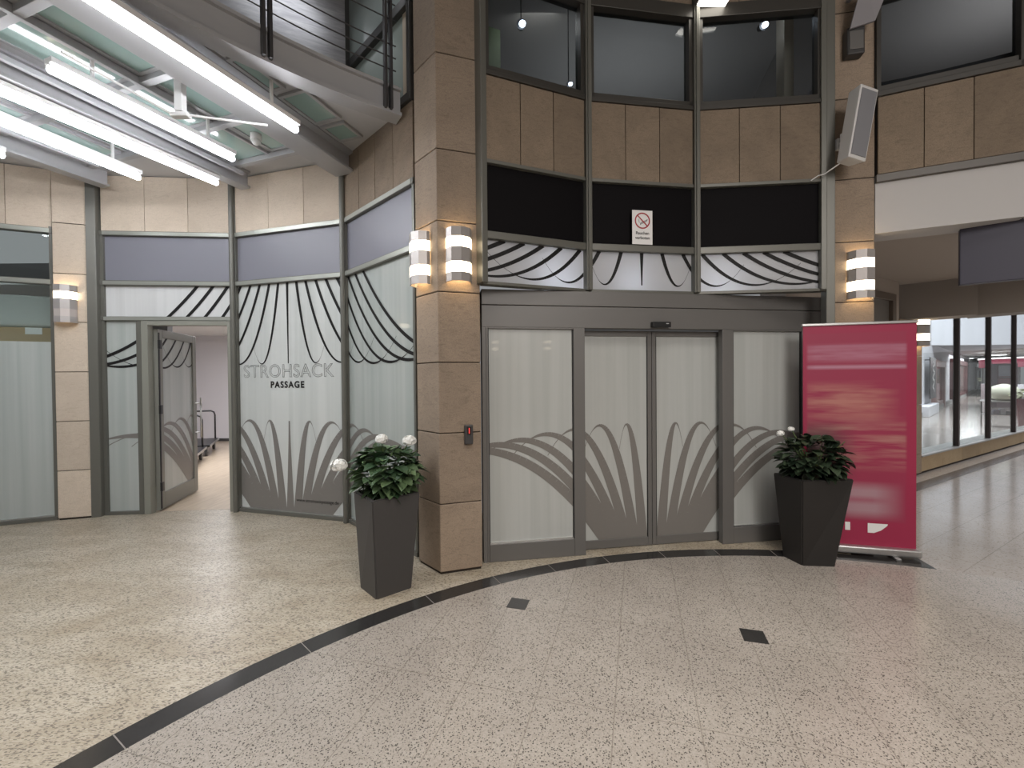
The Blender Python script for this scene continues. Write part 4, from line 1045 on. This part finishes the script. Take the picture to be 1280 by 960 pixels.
st1 = noise(m, vscale(m, p, (1.1, 24, 1)), 1.0, 3, .6)
def band(cc, v0, v1, colr, amt, lo, hi, u0=.04, u1=.92, soft=.03, us=.12):
    k = mth(m, 'MULTIPLY', mth(m, 'MULTIPLY', box_mask(m, V_, v0, v1, soft), box_mask(m, U_, u0, u1, us)), mth(m, 'MULTIPLY', ramp_f(m, st1, lo, hi), amt))
    return mixc(m, mth(m, 'MULTIPLY', k, inner), cc, colr)
c = mixc(m, mth(m, 'MULTIPLY', inner, .45), c, (0.26, 0.03, 0.068))
c = band(c, .84, .90, (.46, .22, .30), .7, .3, .6, .0, 1.0, .02)
c = band(c, .80, .815, (.46, .24, .32), .8, .0, .3, .0, 1.0, .006)
c = band(c, .90, .905, (.46, .24, .32), .5, .0, .3, .0, 1.0, .006)
c = band(c, .58, .72, (.46, .20, .16), .8, .38, .62, .0, .75, .03)
c = band(c, .36, .56, (.42, .20, .17), .75, .42, .64, .0, 1.0, .03)
# dark smear beside the shrub and the pale logo ellipse at the foot
dk = mth(m, 'MULTIPLY', mth(m, 'MULTIPLY', box_mask(m, V_, .30, .52, .05), box_mask(m, U_, -.2, .36, .14)), inner)
c = mixc(m, mth(m, 'MULTIPLY', dk, .9), c, (.045, .035, .035))
lg = mth(m, 'MULTIPLY', mth(m, 'MULTIPLY', box_mask(m, V_, .135, .27, .022), box_mask(m, U_, .30, .78, .13)), inner)
c = mixc(m, mth(m, 'MULTIPLY', lg, .62), c, (.42, .33, .36))
lg2 = mth(m, 'MULTIPLY', mth(m, 'MULTIPLY', box_mask(m, V_, .195, .215, .012), box_mask(m, U_, .30, .72, .1)), inner)
c = mixc(m, mth(m, 'MULTIPLY', lg2, .7), c, (.30, .03, .08))
lk(m, c, bsdf(m).inputs['Base Color'])
zb_, zt_ = .085, 2.055
b = MB(); uvl = b.bm.loops.layers.uv.new('uv'); N = 14
for i in range(N):
    def bow(t): return .012 * math.sin(t * math.pi * 1.0) + .02
    for (ta, tb, d_) in ((i / N, (i + 1) / N, 0),):
        f = b.quad([NF.at(ta * NL, .02 - bow(ta) * .0, zb_), NF.at(tb * NL, .02, zb_), NF.at(tb * NL, .02, zt_), NF.at(ta * NL, .02, zt_)])
        for l, uv in zip(f.loops, ((ta, 0), (tb, 0), (tb, 1), (ta, 1))): l[uvl].uv = uv
o = b.build('printed_sheet', m, bn)
so = o.modifiers.new('thickness', 'SOLIDIFY'); so.thickness = .0012; so.offset = -1
b = MB(); b.fbox(NF, -.012, NL + .006, .0, .035, zt_ - .006, zt_ + .018, .006); b.build('top_bar', 'silver', bn)
b = MB(); b.fbox(NF, -.02, NL + .02, -.012, .075, .02, .085, .012); b.build('cassette', 'silver', bn)
b = MB(); b.tube([NF.at(NL / 2, -.01, .06), NF.at(NL / 2, -.01, zt_)], .009); b.build('pole', 'silver', bn)
for t in (.2, .8):
    b = MB(); b.fbox(NF, NL * t - .02, NL * t + .02, -.02, .12, .0, .02, .004); b.build('foot', 'silver', bn)
# foot of the white lettering at the bottom of the print
b = MB()
bx_ = [(NL * .585, .20), (NL * .64, .20), (NL * .70, .225), (NL * .755, .27), (NL * .76, .285), (NL * .585, .285)]
b.bm.faces.new([b.bm.verts.new(NF.at(x, .0215, z)) for x, z in bx_])
b.build('lettering', 'white', bn); b = MB()
bx_ = [(NL * .385, .212), (NL * .43, .212), (NL * .43, .285), (NL * .385, .285)]
b.bm.faces.new([b.bm.verts.new(NF.at(x, .0216, z)) for x, z in bx_])
b.build('lettering', 'white', bn)

# ================================================================= SPEAKER, CABLE, SENSOR BOX
MT['spk'] = mat('speaker white', (0.62, 0.61, 0.60), .5); MT['grille'] = mat('speaker grille', (0.22, 0.22, 0.235), .6)
sp_o = empty('column_speaker', (0, 0, 0)); tag(sp_o, 'white column loudspeaker tilted on the right sandstone pillar', 'speaker')
top = Vector((3.035, 3.70, 4.03)); bot = Vector((2.955, 3.735, 3.44))
ax = (top - bot).normalized(); rt = Vector((.965, -.26, 0)); rt = (rt - ax * rt.dot(ax)).normalized(); fw = rt.cross(ax).normalized()
if fw.y > 0: fw = -fw
H_ = (top - bot).length; w_ = .098
# turn the box so that its left flank is seen
fw2 = (fw * .87 + rt * .49).normalized(); rt2 = (rt * .87 - fw * .49).normalized()
def sp_pt(r_, f_, h_): return bot + rt2 * r_ + fw2 * f_ + ax * h_
b = MB()
b.hexa([sp_pt(-w_, 0, 0), sp_pt(w_, 0, 0), sp_pt(w_ * .7, -.13, 0), sp_pt(-w_ * .7, -.13, 0)], [sp_pt(-w_, 0, H_), sp_pt(w_, 0, H_), sp_pt(w_ * .7, -.13, H_), sp_pt(-w_ * .7, -.13, H_)], .008); b.build('cabinet', 'spk', sp_o)
b = MB(); b.hexa([sp_pt(-w_ * .82, 0, .03), sp_pt(w_ * .82, 0, .03), sp_pt(w_ * .82, .006, .03), sp_pt(-w_ * .82, .006, .03)], [sp_pt(-w_ * .82, 0, H_ - .03), sp_pt(w_ * .82, 0, H_ - .03), sp_pt(w_ * .82, .006, H_ - .03), sp_pt(-w_ * .82, .006, H_ - .03)]); b.build('grille', 'grille', sp_o)
b = MB(); q = sp_pt(0, -.12, H_ * .4); wallp = Vector((2.98, 3.99, q.z)); b.tube([q, wallp], .013); b.box(wallp.x - .03, wallp.x + .03, wallp.y - .04, wallp.y + .0, q.z - .05, q.z + .05, .004)
b.box(q.x - .06, q.x + .02, q.y, q.y + .02, q.z - .03, q.z + .03, .003); b.build('bracket', 'spk', sp_o)
b = MB(); q = sp_pt(-.03, -.1, .06); e = Vector((2.735, 3.99, 3.375)); b.tube([q, q + Vector((-.03, .02, -.06)), q + Vector((-.10, .10, -.11)), e + Vector((.06, -.01, .04)), e], .0055, 6); b.build('cable', 'white', sp_o, True)
b = MB(); b.fbox(F2, .06, .20, .0, .09, 4.46, 4.70, .012)
ds = tag(b.build('sensor_box', 'darkgrey'), 'dark box with louvred face high on the right sandstone pillar', 'sensor')
MB().fbox(F2, .075, .185, .09, .096, 4.50, 4.66, .003).build('louvre', 'portal', ds)
b = MB(); P = F2.at
b.hexa([P(.065, .1, 4.665), P(.26, .1, 4.705), P(.26, .12, 4.705), P(.065, .12, 4.665)], [P(.10, .25, 5.0), P(.33, .25, 5.0), P(.33, .27, 5.0), P(.10, .27, 5.0)])
b.fbox(F2, .09, .12, 0, .27, 4.98, 5.0)
tag(b.build('metal_shield', mat('grey sheet shield', (.24, .23, .245), .5)), 'grey metal shield tilted above the dark sensor box', 'shield')

# roof over the court
b = arc_band(0.02, 9.5, 6.7, 6.8, 0, 360, 30)
struct(b.build('ceiling_court', mat('court roof', (.16, .15, .14), .8)), 'dim roof high over the round court')
b = arc_band(9.4, 9.5, 3.0, 6.7, 196, 412, 30)
struct(b.build('wall_court_upper', 'sand'), 'upper wall of the court behind the viewer')
# ================================================================= INSIDE THE UPPER ROOMS
def upper_room(pa_, pb_, label):
    F = Frame(pa_, pb_, cam_side); return F
MT['upceil'] = mat('upper ceiling', (0.30, 0.285, 0.27), .8); MT['updark'] = mat('upper dark', (0.018, 0.018, 0.022), .7)
b = arc_band(4.60, 8.5, 5.45, 5.5, 77, 120, 12); struct(b.build('ceiling_upper', 'upceil'), 'dim ceiling behind the upper windows')
b = arc_band(4.60, 8.5, 4.0, 4.06, 77, 120, 12); struct(b.build('floor_upper', 'updark'), 'dark floor behind the upper windows')
b = MB()
for a_, c_ in ((120, 109), (109, 98), (98, 87), (87, 77)):
    b.prism([az(a_, 8.4), az(c_, 8.4), az(c_, 8.55), az(a_, 8.55)], 4.0, 5.45)
arc_band(4.64, 4.68, 4.06, 4.27, 77, 120, 14, b=b)
struct(b.build('wall_upper', 'updark'), 'dark back wall and parapet behind the upper windows')
b = MB(); b.prism([az(115.5, 5.4), az(111.5, 5.4), az(111.5, 5.45), az(115.5, 5.45)], 4.06, 5.3)
tag(b.build('display_board', mat('dark green board', (.05, .075, .035), .7)), 'dark green board behind the upper left window', 'board')
b = MB()
b.prism([az(110, 5.3), az(106.6, 5.3), az(106.6, 5.36), az(110, 5.36)], 4.06, 4.62, .03); b.prism([az(109.2, 5.3), az(106.6, 5.3), az(106.6, 5.36), az(109.2, 5.36)], 4.6, 4.78, .03)
tag(b.build('red_panel', mat('dark red panel', (.16, .02, .018), .6)), 'dark red panel behind the upper left window', 'panel')
b = MB(); b.prism([az(79.3, 4.9), az(78.3, 4.9), az(78.3, 5.1), az(79.3, 5.1)], 4.06, 5.44); struct(b.build('wall_upper_pier', mat('beige pier', (.55, .48, .38), .7)), 'beige pier at the right end of the upper window')
for a_, r_, z_, lab in ((111.2, 4.86, 4.97, 'upper bright round spot standing for a reflection in the left upper window'), (105.6, 4.80, 4.46, 'lower bright round spot standing for a reflection in the left upper window'), (81.4, 4.90, 5.19, 'bright round spot standing for a reflection in the right upper window')):  # added glowing balls stand in for reflections in the panes; housings made up
    o = empty('spot_reflection', (*az(a_, r_), z_)); tag(o, lab, 'lamp', 'stand-ins for reflections in the upper windows')
    b = MB(); b.ball((*az(a_, r_), z_), .032 if z_ > 4.5 else .02, 2, (1, 1, .8)); b.build('glint', glow('spot bulb', (.8, .88, 1), 14), o)
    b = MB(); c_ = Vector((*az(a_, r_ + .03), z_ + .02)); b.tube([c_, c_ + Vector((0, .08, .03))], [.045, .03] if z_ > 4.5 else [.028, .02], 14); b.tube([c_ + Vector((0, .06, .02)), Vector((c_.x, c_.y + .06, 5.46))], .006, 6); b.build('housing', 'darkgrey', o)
# right upper room
b = arc_band(4.66, 7.5, 5.3, 5.35, 47, 71.5, 8); struct(b.build('ceiling_upper_right', mat('upper right ceiling', (.30, .285, .28), .8)), 'sloping grey ceiling behind the right upper window')
b = MB(); b.prism([az(71.5, 7.3), az(47, 7.3), az(47, 7.5), az(71.5, 7.5)], 4.0, 5.3); arc_band(4.66, 7.5, 3.98, 4.05, 47, 71.5, 8, b=b); arc_band(4.66, 4.70, 4.05, 4.30, 47, 71.5, 8, b=b)
b.prism([az(71.5, 5.6), az(63, 7.2), az(63, 7.3), az(71.5, 5.7)], 4.05, 5.3)
struct(b.build('wall_upper_right', 'updark'), 'dark walls behind the right upper window')

# ================================================================= TROLLEYS IN THE ROOM
def trolley(label, loc, rz):
    r_ = empty('platform_trolley', loc, rz); tag(r_, label, 'trolley', 'black platform trolleys')
    def mk(name, m, fn, sm=False):
        b = MB(); fn(b)
        me = bpy.data.meshes.new(name); b.bm.to_mesh(me); b.bm.free(); me.materials.append(MT[m]); o = bpy.data.objects.new(name, me); col.objects.link(o); o.parent = r_
        if sm: me.polygons.foreach_set('use_smooth', [True] * len(me.polygons))
        return o
    mk('deck', 'black', lambda b: b.box(-.36, .36, -.65, .65, .20, .25, .012))
    mk('edge_trim', 'steel', lambda b: (b.box(.36, .372, -.64, .64, .205, .245), b.box(-.372, -.36, -.64, .64, .205, .245)))
    mk('handle', 'black', lambda b: b.tube([(-.30, .6, .25), (-.30, .6, .80), (-.28, .6, .87), (-.22, .6, .90), (.22, .6, .90), (.28, .6, .87), (.30, .6, .80), (.30, .6, .25)], .018, 8), True)
    for x in (-.28, .28):
        for y in (-.52, .52):
            c = mk('caster', 'steel', lambda b: b.box(x - .035, x + .035, y - .02, y + .02, .09, .20))
            wh = mk('wheel', 'darkgrey', lambda b: b.tube([(x - .022, y, .085), (x + .022, y, .085)], .085, 18)); wh.parent = c
    return r_
tr1 = trolley('nearer black platform trolley with loop handle in the room behind the open door', (-6.35, 8.25, 0), R(27))
tr2 = copy_tree(tr1); tag(tr2, 'farther black platform trolley standing behind the nearer one'); tr2.location = (-7.02, 9.62, 0)
b = MB(); b.tube([(-6.48, 8.75, .252), (-6.48, 8.75, .36)], .04, 16); b.tube([(-6.48, 8.75, .36), (-6.48, 8.75, .38)], [.04, .02], 16)
tag(b.build('small_bottle', 'white', smooth=True), 'small white bottle standing on the nearer trolley', 'bottle')

# ================================================================= FURNITURE BEYOND THE GLASS
tx, ty = 14.9, 13.2
tb = empty('display_table', (tx, ty, 0), R(-35)); tag(tb, 'thin legged display table with books on its lower shelf beyond the passage window', 'table')
def part(parent, name, m, fn, smooth=False):
    b = MB(); fn(b); me = bpy.data.meshes.new(name); b.bm.to_mesh(me); b.bm.free(); me.materials.append(MT[m] if isinstance(m, str) else m)
    if smooth: me.polygons.foreach_set('use_smooth', [True] * len(me.polygons))
    o = bpy.data.objects.new(name, me); col.objects.link(o); o.parent = parent; return o
part(tb, 'tabletop', 'white', lambda b: b.box(-.45, .45, -.3, .3, .76, .80, .005))
part(tb, 'shelf', 'silver', lambda b: b.box(-.43, .43, -.28, .28, .36, .38))
for x in (-.42, .42):
    for y in (-.27, .27): part(tb, 'leg', 'darkgrey', lambda b: b.box(x - .015, x + .015, y - .015, y + .015, 0, .76))
rg = random.Random(5); cr_ = Matrix.Rotation(R(-35), 4, 'Z')
for i in range(6):
    x = -.36 + i * .13; pc = Vector((tx, ty, 0)) + cr_ @ Vector((x, -.12, 0)); F = Frame((pc.x, pc.y), (pc.x + math.cos(R(-35)), pc.y + math.sin(R(-35))), (0, 0))
    b = MB(); b.fbox(F, 0, .11, -.2, 0, .381, .381 + .10 + .04 * (i % 3), .004)
    tag(b.build('book', mat('book cover %d' % i, [(.5, .5, .6), (.25, .22, .3), (.6, .6, .65), (.1, .1, .12), (.45, .45, .55), (.3, .25, .2)][i], .5)), ['pale blue book leftmost on the far table shelf', 'violet grey book second from left on the shelf', 'tall white book third from left on the shelf', 'black book fourth from left on the shelf', 'blue grey book fifth from left on the shelf', 'brown book rightmost on the far table shelf'][i], 'book', 'books on the display table shelf')
b = MB(); c_ = Vector((tx, ty, .80)); b.tube([c_, c_ + Vector((0, 0, .10)), c_ + Vector((0, 0, .28)), c_ + Vector((0, 0, .42)), c_ + Vector((0, 0, .50))], [.10, .40, .37, .26, .06], 22)
tag(b.build('flower_dome', mat('cream bouquet', (.85, .82, .66), .6), smooth=True), 'cream white domed bouquet on the display table beyond the window', 'bouquet')
px, py = 14.35, 12.1
b = MB(); b.tube([(px, py, 0), (px, py, .9)], [.24, .36], 4)
rp = tag(b.build('planter', mat('wine red planter', (.22, .02, .035), .5)), 'wine red planter at the right edge beyond the passage window', 'planter')
shrub('flowering_shrub', (px, py, .85), .36, .36, .32, 90, .14, mat('pale blossom leaf', (.45, .45, .28), .6), 'pale flowering plant in the wine red planter', [], 31, 4, zc=.18)
s_ = onK(1205); gp = K.at(s_, 1.6, 0)
b = MB(); b.tube([(gp.x, gp.y, 0), (gp.x, gp.y, 1.0)], [.45, .6], 4); tag(b.build('planter', 'portal'), 'grey planter beside the far dark red shop entrance', 'planter')
shrub('flowering_shrub', (gp.x, gp.y, .95), .9, .9, .7, 140, .3, 'leafC', 'round shrub in the grey planter down the corridor', [], 37, 5, zc=.3)
# display kiosk and curved red stand
kx, ky = at_px(1255, 21)
ks = empty('display_case', (kx, ky, 0), R(-20)); tag(ks, 'dark framed display case between the second and third dark mullions', 'display case')
part(ks, 'frame', mat('dark red frame', (.06, .015, .025), .4), lambda b: (b.box(-.38, -.3, -.2, .2, .9, 2.1), b.box(.3, .38, -.2, .2, .9, 2.1), b.box(-.38, .38, -.2, .2, 2.02, 2.1), b.box(-.38, .38, -.2, .2, .9, .98)))
part(ks, 'back_panel', mat('case back', (.6, .6, .7), .5), lambda b: b.box(-.3, .3, .1, .13, .98, 2.02))
part(ks, 'shelf', mat('case shelf', (.16, .05, .06), .5), lambda b: (b.box(-.3, .3, -.15, .1, 1.45, 1.49), b.box(-.3, .2, -.12, .08, .98, 1.4)))
part(ks, 'base', mat('case base', (.14, .1, .11), .5), lambda b: b.box(-.38, .38, -.2, .2, 0, .9, .01))
cx_, cy_ = at_px(1300, 26); rs = empty('sales_stand', (cx_, cy_, 0)); tag(rs, 'curved wine red sales stand at the right edge of the far corridor', 'stand')
def arcb(r0, r1, z0, z1, b):
    for a in range(120, 300, 15): b.prism([(r * math.cos(R(t)), r * math.sin(R(t))) for r, t in ((r0, a), (r1, a), (r1, a + 15), (r0, a + 15))], z0, z1)
part(rs, 'canopy', mat('wine canopy', (.2, .02, .045), .5), lambda b: arcb(2.2, 2.5, 2.0, 2.5, b))
part(rs, 'canopy_edge', mat('canopy light', (1, 1, 1), .5, emit=(1, .95, .95), es=1.0), lambda b: arcb(2.2, 2.55, 2.5, 2.58, b))
part(rs, 'counter', 'farwall', lambda b: arcb(2.1, 2.4, 0, 1.0, b))
for a in (130, 200, 270): part(rs, 'post', 'darkgrey', lambda b: b.box(2.3 * math.cos(R(a)) - .04, 2.3 * math.cos(R(a)) + .04, 2.3 * math.sin(R(a)) - .04, 2.3 * math.sin(R(a)) + .04, 1.0, 2.0))

# ================================================================= THE COURT BEHIND THE VIEWER
MT['court'] = stone_mat('court stone', (0.36, 0.27, 0.18), (0.29, 0.22, 0.15), (0.16, 0.11, 0.08))
b = MB()
for a in range(232, 330, 8): b.prism([az(a, 5.2), az(a + 7.9, 5.2), az(a + 7.9, 5.4), az(a, 5.4)], 0, 6.0)
struct(b.build('wall_back', 'court'), 'stone wall of the court behind the viewer')
for i, a in enumerate((246, 262, 278, 296)):
    o = copy_tree(s1); tag(o, ['lit sconce reflected leftmost, on the wall behind the viewer', 'lit sconce on the back wall, second from its left end', 'lit sconce on the back wall, second from its right end', 'lit sconce at the right end of the wall behind the viewer'][i], group='sconces on the wall behind the viewer')
    F = Frame(az(a + .5, 5.19), az(a - .5, 5.19), cam_side); put(o, F.at(F.L / 2, 0, 0), 2.4, F.n)
